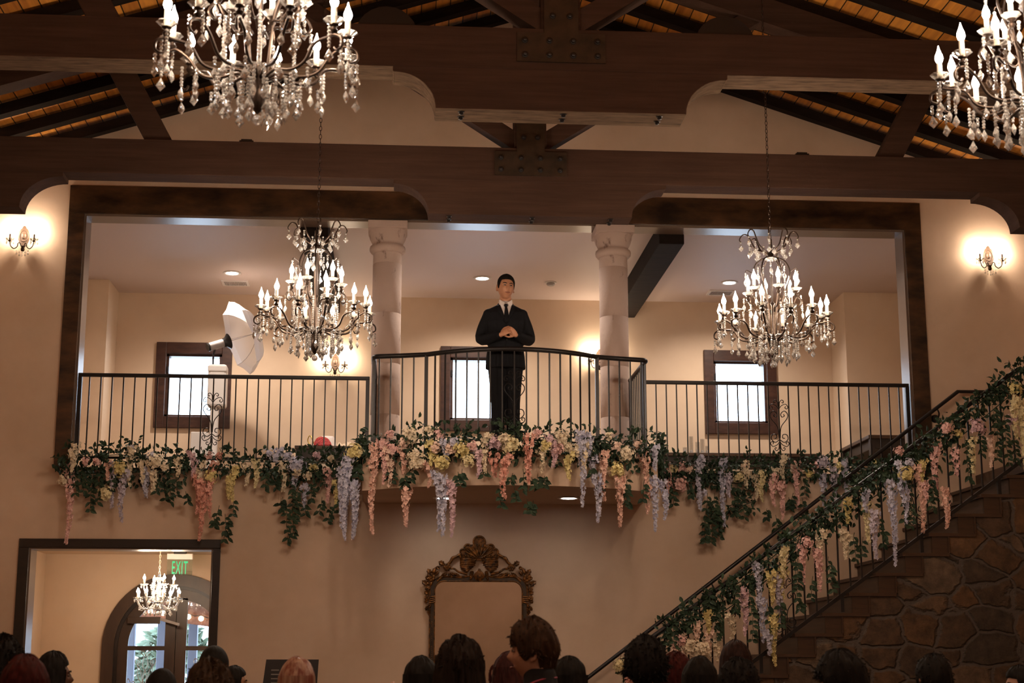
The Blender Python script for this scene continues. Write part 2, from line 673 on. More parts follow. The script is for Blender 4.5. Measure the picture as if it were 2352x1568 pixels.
# trusses
def truss(yf, t, label, near):
    yb = yf + t
    rt = thing('roof_truss', (RIDGE_X, yf, 5.97), label, 'roof truss', 'timber roof trusses')
    B = M['beam']
    MB().box(LX, RX, yf, yb, 5.97, 6.30).build('tie_beam', B, rt, bevel=.006)
    # bolster with coved ends under the middle of the tie beam
    hb, hw, r = 1.262, .94, .315
    prof = [(-hb, 5.97), (-hb, 5.935)]
    for k in range(13):
        a = PI / 2 * k / 12
        prof.append((-hb + .01 + (hb - hw - .01) * math.sin(a), 5.65 + (5.93 - 5.65) * math.cos(a)))
    prof += [(-x, z) for x, z in prof[::-1]]
    MB().prism([(RIDGE_X + x, z) for x, z in prof], yf + .004, yb - .004).build('bolster', B, rt)
    for s, wx in ((-1, LX), (1, RX)):
        tip = RIDGE_X + s * 4.25
        end = RIDGE_X + s * 4.62
        pr = [(wx, 5.97), (tip, 5.97), (tip, 5.93)]
        for k in range(13):
            a = PI / 2 * k / 12
            pr.append((tip + (end - tip) * math.sin(a), 5.635 + .295 * math.cos(a)))
        pr += [(wx, 5.635)]
        MB().prism(pr, yf + .004, yb - .004).build('corbel', B, rt)
    MB().box(RIDGE_X - .15, RIDGE_X + .15, yf + .02, yb - .02, 6.30, RIDGE_Z - .28).build('king_post', B, rt, bevel=.006)
    for s in (-1, 1):
        xe = LX if s < 0 else RX
        MB().prism([(RIDGE_X, RIDGE_Z - .02), (xe, roofz(xe) - .02), (xe, roofz(xe) - .27), (RIDGE_X, RIDGE_Z - .29)], yf + .02, yb - .02).build('top_chord', M['rough_beam'] if near else B, rt)
        x0, x1 = RIDGE_X + s * 3.40, RIDGE_X + s * 3.93
        MB().bar((x0 - s * .05, yf + t / 2, 6.18), (x1, yf + t / 2, roofz(x1) - .12), t - .06, .22).build('strut', B, rt, bevel=.006)
        x2 = RIDGE_X + s * 2.3
        MB().bar((RIDGE_X + s * .1, yf + t / 2, 6.36), (x2, yf + t / 2, roofz(x2) - .1), t - .1, .16).build('brace', B, rt)
    # steel plates and bolts
    MB().prism([(RIDGE_X + a, b) for a, b in ((-.335, 6.03), (.335, 6.03), (.335, 6.262), (.13, 6.262), (.13, 6.55), (-.13, 6.55), (-.13, 6.262), (-.335, 6.262))],
               yf - .012, yf + .0).build('gusset_plate', M['iron_plate'], rt)
    bolts = [(x, z) for x in (-.275, -.09, .09, .275) for z in (6.085, 6.20)] + [(-.065, 6.40), (.065, 6.40)]
    bm_ = MB().lathe([(.026, 0), (.026, -.006), (.016, -.008), (.016, -.024), (.010, -.028)], 10, axis='y').mesh('bolt', 40)
    bm_.materials.append(M['iron'])
    for x, z in bolts:
        put('bolt', bm_, rt, (x, -.012, z - 5.97))
    for x in (-.75, .02, .75):
        for dy in (.07, .18):
            put('bolt', bm_, rt, (x, dy, 5.65 - 5.97), (R(90), 0, 0))
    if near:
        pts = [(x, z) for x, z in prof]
        un = MB()  # thin paler layer along the bottom faces, near truss only
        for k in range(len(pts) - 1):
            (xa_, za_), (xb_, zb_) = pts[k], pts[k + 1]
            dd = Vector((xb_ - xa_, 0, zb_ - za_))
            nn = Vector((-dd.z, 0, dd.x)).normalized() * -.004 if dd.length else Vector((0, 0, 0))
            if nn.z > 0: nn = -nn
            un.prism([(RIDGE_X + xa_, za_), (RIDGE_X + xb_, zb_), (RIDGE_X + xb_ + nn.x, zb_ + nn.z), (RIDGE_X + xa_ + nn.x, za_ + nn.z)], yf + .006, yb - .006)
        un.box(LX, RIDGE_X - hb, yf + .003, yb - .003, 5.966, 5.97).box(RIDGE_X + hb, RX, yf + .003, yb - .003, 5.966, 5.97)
        un.build('underside_layer', M['underside'], rt)['label'] = 'pale underside of the truss'
        for s in (-1, 1):
            gx = RIDGE_X + s * 1.32
            pl = MB().lathe([(.24, yb - .001), (.24, yb + .012)], 24, c=(gx, 0, 6.33), axis='y').build('round_plate', M['iron'], rt)
            for q in (-.1, 0, .1):
                put('bolt', bm_, pl, (gx + q - RIDGE_X, t + .012, 6.40 - 5.97 + abs(q) * .5), (0, 0, PI))
    return rt


truss(-5.32, .29, 'brown timber roof truss nearest the camera, pale underside', True)
truss(-2.55, .25, 'brown timber roof truss just in front of the gable wall', False)

# fixtures lying on the far tie beam
for px, py, w_ in ((568, 320, 'left'), (1838, 352, 'right')):
    p = at(px, py, -2.42)
    o = MB().box(p.x - .065, p.x + .065, -2.5, -2.36, 6.302, 6.33).box(p.x - .05, p.x + .05, -2.49, -2.37, 6.33, 6.345).build('uplight', M['black'], loc=(p.x, -2.42, 6.302), bevel=.004)
    props(o, 'small flat black uplight on the far roof beam, %s one' % w_, 'uplight', 'uplights on the far roof beam')

# trims round the openings
t = MB()
t.box(-3.555, OX0, -.03, .0, FL - .01, OZ1).box(OX1, 5.717, -.03, .0, FL - .01, OZ1).box(-3.555, 5.717, -.03, .0, OZ1, 6.63)
t1 = struct('trim_1', t, M['trim'], bevel=.004)
t = MB()
t.box(OX0, OX0 + .02, 0, TH, FL, OZ1 - .02).box(OX1 - .02, OX1, 0, TH, FL, OZ1 - .02).box(OX0, OX1, 0, TH, OZ1 - .02, OZ1)
t.build('jamb_lining', M['reveal'], t1)
t = MB()
t.box(-3.855, DX0, -.025, 0, 0, DZ1).box(DX1, -1.822, -.025, 0, 0, DZ1).box(-3.855, -1.822, -.025, 0, DZ1, 2.87)
t2 = struct('trim_2', t, M['door_trim'], bevel=.004)
t = MB()
t.box(DX0, DX0 + .015, 0, TH, 0, DZ1 - .015).box(DX1 - .015, DX1, 0, TH, 0, DZ1 - .015).box(DX0, DX1, 0, TH, DZ1 - .015, DZ1)
t.build('jamb_lining', M['reveal'], t2)

# ================================================================ THE LOFT
struct('floor', MB().box(-4.1, 6.75, TH, 4.2, FL - .3, FL), M['floor'])
struct('trim_3', MB().box(OX0 + .02, OX1 - .02, -.02, TH, FL - .02, FL + .004), M['door_trim'])
CZ = 6.42
WIN = [(-3.19, -2.21), (.52, 1.50), (4.04, 5.02)]
WZ0, WZ1 = 4.625, 5.757
holes = [(a + .13, b - .13) for a, b in WIN]
HZ0, HZ1 = WZ0 + .15, WZ1 - .15
g = MB()
xs = [-4.1] + [v for h in holes for v in h] + [6.75]
g.box(-4.1, 6.75, 4, 4.22, FL - .3, HZ0).box(-4.1, 6.75, 4, 4.22, HZ1, CZ + .1)
for i in range(0, len(xs), 2):
    g.box(xs[i], xs[i + 1], 4, 4.22, HZ0, HZ1)
struct('wall_back', g, M['plaster_room'])
struct('wall_left', MB().box(-4.2, -4.0, TH, 4.0, FL, CZ + .1).box(-4.0, -3.72, 3.3, 4.0, FL, CZ), M['plaster_room'])
struct('wall_right', MB().box(6.62, 6.75, TH, 4.0, FL, CZ + .1).box(5.79, 6.62, 3.3, 4.0, FL, CZ), M['plaster_room'])
struct('ceiling', MB().box(-4.2, 6.75, TH, 4.22, CZ, CZ + .1), M['ceiling_paint'])

for i, (a, b) in enumerate(WIN):
    f = MB()
    f.box(a, a + .13, 3.955, 4.0, WZ0, WZ1).box(b - .13, b, 3.955, 4.0, WZ0, WZ1).box(a + .13, b - .13, 3.955, 4.0, WZ0, HZ0).box(a + .13, b - .13, 3.955, 4.0, HZ1, WZ1)
    wo = struct('window_%d' % (i + 1), f, M['wind'], bevel=.006)
    f = MB()
    x0, x1, z0, z1 = a + .13, b - .13, HZ0, HZ1
    f.box(x0, x0 + .035, 4.0, 4.16, z0, z1).box(x1 - .035, x1, 4.0, 4.16, z0, z1).box(x0, x1, 4.0, 4.16, z0, z0 + .03).box(x0, x1, 4.0, 4.16, z1 - .03, z1)
    f.build('sash', M['wind'], wo)
    MB().box(x0 + .03, x1 - .03, 4.08, 4.086, z0 + .02, z1 - .02).build('pane', M['pane'], wo)
    MB().box(x0 + .005, x0 + .03, 3.98, 4.0, z1 - .25, z1 - .17).build('latch', M['iron'], wo)

# exposed beams under the loft ceiling
for x0, x1, lab in ((2.84, 3.12, 'dark wooden ceiling beam right of the right stone column'), (-1.12, -.82, 'dark wooden ceiling beam behind the left hanging chandelier')):
    o = MB().box(x0, x1, TH, 4.0, 6.19, CZ).build('ceiling_beam', M['rough_beam'], loc=((x0 + x1) / 2, TH, 6.19), bevel=.008)
    props(o, lab, 'beam', 'dark ceiling beams in the loft')

# recessed lights: a trim ring and a lit lens each
def downlight(x, y, z, label, group, power, spot=True):
    d = thing('recessed_light', (x, y, z), label, 'ceiling light', group)
    ring = [(.095 + .02 * math.cos(a), -.006 + .008 * math.sin(a)) for a in [2 * PI * k / 8 for k in range(9)]]
    MB().lathe([(r, z + q) for r, q in ring], 24, (x, y, 0), cap=False).build('trim_ring', M['white_paint'], d, 60)
    MB().lathe([(.085, z - .002), (.06, z - .014), (.001, z - .018)], 24, (x, y, 0), cap=False).build('lens', M['downlight'], d, 60)
    if power:
        lamp('recessed_light_lamp', 'SPOT', (x, y, z - .03), power, PALE, .05, (0, 0, 0), spot_size=R(150), spot_blend=.8)
    return d


for px, py, lab in ((533, 626, 'lit recessed ceiling light near the air vent left of the left chandelier'), (1108, 638, 'lit recessed ceiling light just left of the head of the man in the suit'),
                    (1675, 648, 'lit recessed ceiling light above the air vent on the right'), (487, 506, 'lit recessed ceiling light under the opening header at the far left'),
                    (1136, 520, 'lit recessed ceiling light under the opening header between the columns'), (1778, 533, 'lit recessed ceiling light behind the crown of the right chandelier')):
    p = atz(px, py, CZ)
    downlight(p.x, p.y, CZ, lab, 'recessed lights in the loft ceiling', P_DOWN)

for px, py, lab in ((541, 649, 'white slatted air vent in the loft ceiling on the left'), (1655, 671, 'white slatted air vent in the loft ceiling on the right')):
    p = atz(px, py, CZ)
    v = thing('air_vent', (p.x, p.y, CZ), lab, 'vent', 'ceiling air vents')
    MB().box(p.x - .17, p.x + .17, p.y - .13, p.y - .10, CZ - .015, CZ).box(p.x - .17, p.x + .17, p.y + .10, p.y + .13, CZ - .015, CZ).box(p.x - .17, p.x - .14, p.y - .1, p.y + .1, CZ - .015, CZ).box(p.x + .14, p.x + .17, p.y - .1, p.y + .1, CZ - .015, CZ).build('frame', M['white_paint'], v)
    mb = MB()
    for k in range(13):
        x = p.x - .13 + k * .0217
        mb.bar((x, p.y - .1, CZ - .008), (x, p.y + .1, CZ - .008), .004, .016)
    mb.build('slats', M['grey_plastic'], v)
p = atz(1265, 648, CZ)
sd = thing('smoke_detector', (p.x, p.y, CZ), 'white smoke detector on the loft ceiling left of the right column', 'smoke detector')
MB().lathe([(.075, CZ), (.075, CZ - .012)], 20, (p.x, p.y, 0)).build('base_plate', M['white_paint'], sd, 40)
MB().lathe([(.05, CZ - .012), (.055, CZ - .03), (.04, CZ - .045), (.001, CZ - .048)], 20, (p.x, p.y, 0)).build('cover', M['grey_plastic'], sd, 40)

# stone columns
for cx, lab in ((-.165, 'left pinkish stone column with a square capital'), (2.30, 'right pinkish stone column with a square capital')):
    c = thing('stone_column', (cx, .12, FL), lab, 'column', 'stone columns between loft and hall')
    prof = [(.158, FL)]
    for zz in (4.2, 4.75, 5.3, 5.85):
        prof += [(.156, zz - .004), (.152, zz), (.156, zz + .004)]
    prof += [(.153, 5.97)]
    MB().lathe(prof, 32, (cx, .12, 0)).build('shaft', M['stone_col'], c, 50)
    ring = [(.153, 5.965), (.175, 5.975), (.192, 5.995), (.196, 6.02), (.19, 6.045), (.172, 6.06), (.165, 6.075), (.172, 6.09), (.192, 6.13), (.207, 6.18), (.21, 6.215)]
    MB().lathe(ring, 32, (cx, .12, 0)).build('capital', M['stone_col'], c, 50)
    MB().box(cx - .212, cx + .212, -.092, .332, 6.215, 6.298).build('abacus', M['stone_col'], c, bevel=.008)

# bowed balcony slab
def arcy(x):
    q = x - 1.09
    rr = (1.43 ** 2 + .55 ** 2) / (2 * .55)
    return -(math.sqrt(max(rr * rr - q * q, 0)) - (rr - .55) + 1.15)


ol = [(-.36, 0)] + [(x, arcy(x)) for x in [-.36 + 2.9 * k / 24 for k in range(25)]] + [(2.54, 0)]
struct('balcony', MB().prism(ol, 3.26, FL, 'xy'), M['plaster'], smooth=30)['kind'] = 'structure'
for px, lab in ((1306, 'lit recessed light under the balcony, right of the gilt mirror crest'), (1020, 'lit recessed light under the balcony half hidden by a hanging flower strand')):
    p = atz(px, 1142, 3.26)
    downlight(p.x, p.y, 3.26, lab, 'recessed lights under the balcony', 2.5)


# ---------------------------------------------------------------- railings
def spiral(c, r0, r1, a0, a1, n=22, ax=Vector((1, 0, 0))):
    out = []
    for k in range(n + 1):
        t_ = k / n
        a = a0 + (a1 - a0) * t_
        r = r0 + (r1 - r0) * t_
        out.append(Vector(c) + ax * (r * math.cos(a)) + Vector((0, 0, r * math.sin(a))))
    return out


def scroll_panel(c, parent, ax=Vector((1, 0, 0))):
    """wrought scrollwork either side of one baluster, c = middle point"""
    mb = MB()
    c = Vector(c)
    for s in (-1, 1):
        A = ax * s
        Z = Vector((0, 0, 1))
        # upper curl pair, heart, lower curl pair
        for zs in (1, -1):
            q = c + Z * (.20 * zs)
            path = [q + A * .004 + Z * -.02 * zs, q + A * .03 + Z * .012 * zs, q + A * .075 + Z * .03 * zs, q + A * .10 + Z * .0 * zs, q + A * .088 + Z * -.022 * zs, q + A * .068 + Z * -.010 * zs, q + A * .078 + Z * .006 * zs]
            mb.tube(catmull(path, 5), .0045, 6)
            path = [q + A * .008 + Z * .0 * zs, q + A * .012 + Z * .05 * zs, q + A * .035 + Z * .075 * zs, q + A * .055 + Z * .06 * zs, q + A * .048 + Z * .042 * zs, q + A * .034 + Z * .05 * zs]
            mb.tube(catmull(path, 5), .0045, 6)
        path = [c + A * .006 - Z * .14, c + A * .02 - Z * .02, c + A * .085 + Z * .07, c + A * .095 + Z * .12, c + A * .06 + Z * .155, c + A * .022 + Z * .125, c + A * .03 + Z * .09, c + A * .058 + Z * .10, c + A * .05 + Z * .12]
        mb.tube(catmull(path, 5), .005, 6)
        path = [c + A * .006 - Z * .16, c + A * .05 - Z * .185, c + A * .09 - Z * .15, c + A * .08 - Z * .105, c + A * .04 - Z * .10, c + A * .032 - Z * .135, c + A * .056 - Z * .142]
        mb.tube(catmull(path, 5), .005, 6)
    return mb.build('scrollwork', M['iron'], parent, 60)


BAL = {}


def baluster_mesh(h, w_=.013):
    k = (round(h, 3), w_)
    if k not in BAL:
        me = MB().box(-w_ / 2, w_ / 2, -w_ / 2, w_ / 2, 0, h).mesh('baluster')
        me.materials.append(M['iron'])
        BAL[k] = me
    return BAL[k]


def straight_rail(x0, x1, y, n, scroll_x, label, ends):
    rl = thing('balcony_railing', ((x0 + x1) / 2, y, FL), label, 'railing', 'black iron loft railings')
    o = Vector(((x0 + x1) / 2, y, FL))
    MB().box(x0, x1, y - .022, y + .022, 4.562, 4.600).build('handrail', M['iron'], rl, bevel=.006)
    MB().box(x0, x1, y - .012, y + .012, 3.70, 3.725).build('bottom_rail', M['iron'], rl)
    for e in ends:
        MB().box(e - .02, e + .02, y - .02, y + .02, FL, 4.565).build('post', M['iron'], rl)
    me = baluster_mesh(4.565 - 3.72)
    for k in range(1, n):
        put('baluster', me, rl, (x0 + (x1 - x0) * k / n - o.x, 0, 3.72 - FL))
    k = round((scroll_x - x0) / (x1 - x0) * n)
    scroll_panel((x0 + (x1 - x0) * k / n, y, 4.13), rl)
    return rl


straight_rail(-3.365, -.33, .03, 26, -1.926, 'straight black iron railing left of the left stone column', (-3.345, -.35))
straight_rail(2.62, 5.50, .03, 26, 4.08, 'straight black iron railing right of the bowed balcony', (5.48,))

# bowed railing
bw = thing('balcony_railing', (1.09, -1.1, FL), 'bowed black iron balcony railing in front of the man in the suit', 'railing', 'black iron loft railings')
fr = [(-.27, -.05), (-.27, -.6), (-.27, -1.12)]
fr += [(-.27 + .07 * (1 - math.cos(a)), -1.12 - .07 * math.sin(a)) for a in (R(30), R(60), R(90))]
fr += [(.0, -1.235), (.247, -1.31)]
for k in range(1, 20):
    x = .247 + (1.925 - .247) * k / 20
    q = (x - 1.086) / .839
    fr.append((x, -1.31 - .335 * (1 - q * q)))
fr += [(1.925, -1.31), (2.17, -1.235), (2.37, -1.19)]
fr += [(2.37 + .07 * math.sin(a), -1.12 - .07 * math.cos(a)) for a in (R(30), R(60), R(90))]
fr += [(2.44, -.6), (2.44, -.05)]
MB().tube([(x, y, 4.58) for x, y in fr], .024, 8).build('handrail', M['iron'], bw, 60)
MB().tube([(x, y, 3.70) for x, y in fr], .011, 6).build('bottom_rail', M['iron'], bw, 60)
L_ = [0]
for i in range(1, len(fr)):
    L_.append(L_[-1] + math.dist(fr[i], fr[i - 1]))


def along(s_):
    for i in range(1, len(fr)):
        if L_[i] >= s_:
            t_ = (s_ - L_[i - 1]) / max(L_[i] - L_[i - 1], 1e-9)
            a, b = Vector(fr[i - 1]), Vector(fr[i])
            return a + (b - a) * t_, (b - a).normalized()
    return Vector(fr[-1]), Vector((0, 1))


me = baluster_mesh(4.565 - 3.70)
nb = round(L_[-1] / .117)
mid = None
for k in range(1, nb):
    q, d = along(L_[-1] * k / nb)
    put('baluster', me, bw, (q.x - 1.09, q.y + 1.1, .10), (0, 0, math.atan2(d.y, d.x)))
    if mid is None or abs(q.x - 1.04) < abs(mid[0].x - 1.04):
        if q.y < -1.3: mid = (q, d)
pm = MB().box(-.017, .017, -.017, .017, 0, .97).mesh('post')
pm.materials.append(M['iron'])
for x, y in ((-.27, -1.0), (.247, -1.31), (1.925, -1.31), (2.44, -1.0), (-.27, -.07), (2.44, -.07)):
    put('post', pm, bw, (x - 1.09, y + 1.1, 0))
scroll_panel((mid[0].x, mid[0].y, 4.09), bw, Vector((mid[1].x, mid[1].y, 0)))

# ================================================================ STAIRS
SY = -1.6


def nosx(k):
    return 4.298 + .268 * (k - 12)


RISE = 3.6 / 19


def nosz(x):
    return RISE * 12 + RISE / .268 * (x - 4.298)


st = thing('staircase', (1.35, SY, 0), 'dark stained wooden staircase rising to the right along the wall', 'staircase')
so = ORG[st.name]
tread = MB().box(-.03, .275, SY - .02, -.004, -.032, 0).box(.275, .43, SY - .02, SY + .05, -.032, 0).mesh('tread')
tread.materials.append(M['wood_stair'])
riser = MB().box(0, .02, SY, -.004, -RISE, -.03).mesh('riser')
riser.materials.append(M['wood_stair'])
side = MB().box(0, .155, SY - .004, SY + .02, -RISE, -.032).box(.155, .172, SY - .014, SY + .02, -RISE, -.032).mesh('end_panel')
side.materials.append(M['wood_stair'])
for k in range(1, 19):
    p = Vector((nosx(k), 0, RISE * k)) - Vector((so.x, so.y, so.z))
    put('tread', tread, st, p)
    put('riser', riser, st, p)
    put('end_panel', side, st, p)
# rubble stone wall under the open side
pl = [(nosx(1) + .17, 0)]
for k in range(1, 20):
    x = nosx(k) + .17
    pl += [(x, RISE * k - .033), (x + .268, RISE * k - .033)]
pl += [(RX - .03, RISE * 19 - .033), (RX - .03, 0)]
MB().prism(pl, SY, SY + .3).build('rubble_stone_side', M['stone'], st)['label'] = 'brown rubble stone side wall under the steps'
struct('floor', MB().box(nosx(19), RX, SY - .02, 0, FL - .12, FL), M['wood_stair'])

# wall handrail with its brackets
hr = thing('wall_handrail', (4, -.08, 3), 'black iron handrail fixed to the wall up the stairs', 'handrail')
HY = -.17
a, b = at(1345, 1560, HY), at(2200, 899, HY)
d = (b - a).normalized()
MB().tube([a - d * .8, b, b + Vector((.75, 0, .0))], .021, 10).build('rail', M['iron'], hr, 60)
for px, py in ((1635, 1341), (1796, 1214), (1963, 1085), (2152, 938)):
    q = at(px, py, HY)
    mb = MB().tube(catmull([q, q + Vector((.02, .0, -.05)), q + Vector((.03, .06, -.085)), q + Vector((.03, -HY - .002, -.085))], 4), .009, 8)
    mb.lathe([(.045, -.012), (.045, -.002), (.03, -.03)][::-1], 14, (q.x + .03, 0, q.z - .085), axis='y')
    mb.build('bracket', M['iron'], hr, 50)

# open side railing under the garland
sr = thing('stair_railing', (4.2, -1.5, 2.2), 'black iron stair railing under the flower garland on the open side', 'railing')
so2 = Vector((4.2, -1.5, 2.2))
YR = -1.5
xa, xb = 2.40, 6.1
za, zb = nosz(xa), nosz(xb)
rl_ = [(xa - .02, YR, za + .88), (xa, YR, za + .93), (xb, YR, zb + .93), (RX, YR, zb + .95)]
MB().tube(rl_, .022, 8).build('handrail', M['iron'], sr, 60)
MB().bar((xa, YR, za + .03), (xb, YR, zb + .03), .03, .035).bar((xb, YR, zb + .03), (RX, YR, zb + .05), .03, .035).build('stringer', M['iron'], sr)
n_ = round((xb - xa) / .113)
bme = baluster_mesh(.90, .015)
for k in range(0, n_ + 10):
    x = xa + .113 * k
    if x > RX - .05: break
    put('baluster', bme, sr, (x - so2.x, 0, min(nosz(x), zb) + .03 - so2.z))
pme = MB().box(-.016, .016, -.016, .016, -.17, .0).mesh('foot')
pme.materials.append(M['iron'])
for k in (4, 8, 11, 14, 17):
    x = nosx(k) + .2
    put('foot', pme, sr, (x - so2.x, 0, nosz(x) + .04 - so2.z))
scroll_panel((at(1805, 1395, YR).x, YR, at(1805, 1395, YR).z), sr)
scroll_panel((at(2100, 1140, YR).x, YR, at(2100, 1140, YR).z), sr)

# ================================================================ CHANDELIERS
def flame_bulb(r=.0205, h=.095):
    prof = [(.006, 0), (r * .75, h * .10), (r, h * .27), (r * .9, h * .43), (r * .55, h * .62), (r * .25, h * .8), (.001, h)]
    return MB().lathe(prof, 10, cap=False).mesh('bulb', 180)


def kite(w_=.023, h=.070, t_=.011):
    vs = [(0, 0, 0)]
    for k in range(8):
        a = 2 * PI * k / 8
        vs.append((w_ * math.cos(a), t_ * math.sin(a), -h * .62))
    for k in range(8):
        a = 2 * PI * k / 8
        vs.append((w_ * .62 * math.cos(a), t_ * 1.3 * math.sin(a), -h * .40))
    vs.append((0, 0, -h))
    fs = []
    for k in range(8):
        j = (k + 1) % 8
        fs += [(0, 9 + k, 9 + j), (9 + k, 1 + k, 1 + j, 9 + j), (1 + k, 17, 1 + j)]
    m = MB().add(vs, fs)
    m.ball((0, 0, .010), .0085, 6, 5)
    return m.mesh('crystal_drop')


def beads(n, r=.0095, gap=.0185):
    m = MB()
    for k in range(n):
        m.ball((0, 0, -gap * k - r), r, 6, 4)
    return m.mesh('bead_strand')


def bobeche_mesh(r=.048):
    m = MB()
    n = 24
    prof = [(.012, .0), (.026, .004), (.036, .012), (r, .022), (r - .003, .026), (.030, .016), (.014, .008)]
    vs, fs = [], []
    for q, (rr, z) in enumerate(prof):
        for k in range(n):
            a = 2 * PI * k / n
            s = 1 + (.07 * math.cos(8 * a) if rr > .025 else 0)
            vs.append((rr * s * math.cos(a), rr * s * math.sin(a), z))
    for i in range(len(prof) - 1):
        for k in range(n):
            fs.append((i * n + k, i * n + (k + 1) % n, (i + 1) * n + (k + 1) % n, (i + 1) * n + k))
    return m.add(vs, fs).mesh('bobeche', 50)


ME = dict(bulb=flame_bulb(), drop=kite(), drop_big=kite(.023, .074, .011), drop_small=kite(.011, .036, .006), beads12=beads(12), beads8=beads(8), beads5=beads(5), bobeche=bobeche_mesh())
for k in ('drop', 'drop_big', 'drop_small', 'beads12', 'beads8', 'beads5', 'bobeche'):
    ME[k].materials.append(M['crystal'])
ME['bulb'].materials.append(M['bulb'])
sl = MB().lathe([(.0135, 0), (.0135, .082), (.006, .084)], 10).mesh('candle', 40)
sl.materials.append(M['candle'])
ME['candle'] = sl
cp = MB().lathe([(.004, -.05), (.012, -.045), (.02, -.03), (.012, -.02), (.01, -.012), (.024, -.004), (.024, 0), (.012, .002)], 12).mesh('candle_cup', 40)
cp.materials.append(M['bronze'])
ME['cup'] = cp


def big_chandelier(label, group, loc, chain_top, rz):
    rt = thing('chandelier', (0, 0, 0), label, 'chandelier', group)
    rn = random.Random(5)

    def polar(r, a, z):
        return Vector((r * math.cos(a), r * math.sin(a), z))

    def candle(arm, r, a, z):
        p = polar(r, a, z)
        put('candle_cup', ME['cup'], arm, p)
        put('bobeche', ME['bobeche'], arm, p)
        put('candle', ME['candle'], arm, p + Vector((0, 0, .004)))
        put('bulb', ME['bulb'], arm, p + Vector((0, 0, .084)))

    drops, strands = [], []
    # lower tier: twelve arms
    for i in range(12):
        a = 2 * PI * (i + .5) / 12
        dz = .03 if i % 2 else 0.0
        R_ = .45 if i % 2 == 0 else .42
        Z = .40 + dz
        prof = [(.03, .22), (.10, .255), (.20, .235), (.28, .255), (.335, .33), (R_ - .03, Z - .055), (R_, Z - .05), (R_ + .045, Z - .075), (R_ + .05, Z - .115), (R_ + .02, Z - .13), (R_ + .005, Z - .112)]
        arm = MB().tube(catmull([polar(r, a, z) for r, z in prof], 5), [.0085, .0085, .008, .008, .0065, .005], 7).build('lower_arm', M['bronze'], rt, 60)
        candle(arm, R_, a, Z)
        for q in (-1, 1):
            drops.append((polar(R_ + .012, a + q * .095, Z - .025), 'drop', 3))
        drops.append((polar(R_ + .048, a, Z - .135), 'drop', 1))
        drops.append((polar(.30, a, .225 + dz * .5), 'drop', 2))
        strands.append((polar(.20, a + .1, .235), 'beads5', 'drop'))
    # upper tier: six arms
    for i in range(6):
        a = 2 * PI * i / 6 + .2
        prof = [(.045, .46), (.08, .50), (.13, .49), (.175, .52), (.205, .575), (.235, .56), (.25, .52), (.22, .49), (.20, .51)]
        arm = MB().tube(catmull([polar(r, a, z) for r, z in prof], 5), [.0075, .007, .005], 7).build('upper_arm', M['bronze'], rt, 60)
        candle(arm, .205, a, .628)
        drops.append((polar(.25, a, .50), 'drop', 2))
        drops.append((polar(.235, a + .2, .60), 'drop', 2))
        strands.append((polar(.19, a + .26, .50), 'beads12', 'drop'))
    # cage of bowed bars, hub, dish, crown
    for i in range(6):
        a = 2 * PI * i / 6 + .45
        prof = [(.03, .17), (.045, .27), (.06, .42), (.075, .55), (.125, .68), (.155, .79), (.125, .885), (.07, .925), (.03, .93)]
        MB().tube(catmull([polar(r, a, z) for r, z in prof], 5), .0065, 7).build('cage_bar', M['bronze'], rt, 60)
        hook = [polar(.15, a, .80), polar(.20, a, .835), polar(.215, a, .82)]
        MB().tube(catmull(hook, 4), .0035, 5).build('hook', M['bronze'], rt, 60)
        drops.append((polar(.215, a, .815), 'drop', 2))
        drops.append((polar(.085, a + .5, .89), 'drop', 2))
    MB().lathe([(.002, .05), (.02, .07), (.034, .11), (.036, .16), (.03, .17), (.04, .20), (.035, .24), (.018, .26), (.010, .30), (.010, .52), (.022, .54), (.010, .56), (.008, .92), (.02, .935), (.026, .96), (.012, .985), (.009, 1.02)], 14).build('stem', M['bronze'], rt, 50)
    MB().lathe([(.01, .905), (.05, .915), (.062, .925), (.05, .935), (.012, .93)], 18).build('glass_dish', M['crystal'], rt, 50)
    for i in range(8):
        a = 2 * PI * i / 8 + .15
        k = .9 + .2 * rn.random()
        prof = [(.015, .965), (.06, .985), (.12, 1.03), (.15, 1.09), (.175, 1.14 * 1), (.21, 1.145), (.235, 1.105), (.22, 1.075)]
        arm = MB().tube(catmull([polar(r * k, a, z) for r, z in prof], 5), [.0075, .006, .004], 7).build('crown_arm', M['bronze'], rt, 60)
        put('crystal_drop', ME['drop'], arm, polar(.225 * k, a, 1.07), (0, 0, a))
        drops.append((polar(.11, a + .3, 1.0), 'drop', 0))
        drops.append((polar(.16 * k, a, 1.06), 'drop', 1))
    # rings of drops under the hub
    for i in range(12):
        a = 2 * PI * i / 12
        strands.append((polar(.13 + .03 * (i % 2), a + .1, .25), 'beads5' if i % 2 else 'beads8', 'drop_big'))
    for i in range(6):
        a = 2 * PI * i / 6
        strands.append((polar(.07, a, .215), 'beads5', 'drop_big'))
    n = 0
    for p, kind, nb_ in drops:
        if nb_:
            put('bead', ME['beads5'] if nb_ > 2 else ME['beads3'], rt, p, (0, 0, 0))
            p = p - Vector((0, 0, .0185 * (5 if nb_ > 2 else 2) + .016))
        n += 1
        put('crystal_drop', ME[kind], rt, p, (rn.uniform(-.06, .06), rn.uniform(-.06, .06), rn.uniform(0, 6)))
    for p, kind, dk in strands:
        s_ = put('bead_strand', ME[kind], rt, p)
        L = .0185 * int(kind[5:])
        put('crystal_drop', ME[dk], s_, (0, 0, -L - .016), (0, 0, rn.uniform(0, 6)))
    MB().ball((0, 0, .022), .024, 14, 10).build('glass_finial', M['crystal'], rt, 180)
    # chain
    ch = MB()
    k = 0
    z = 1.02
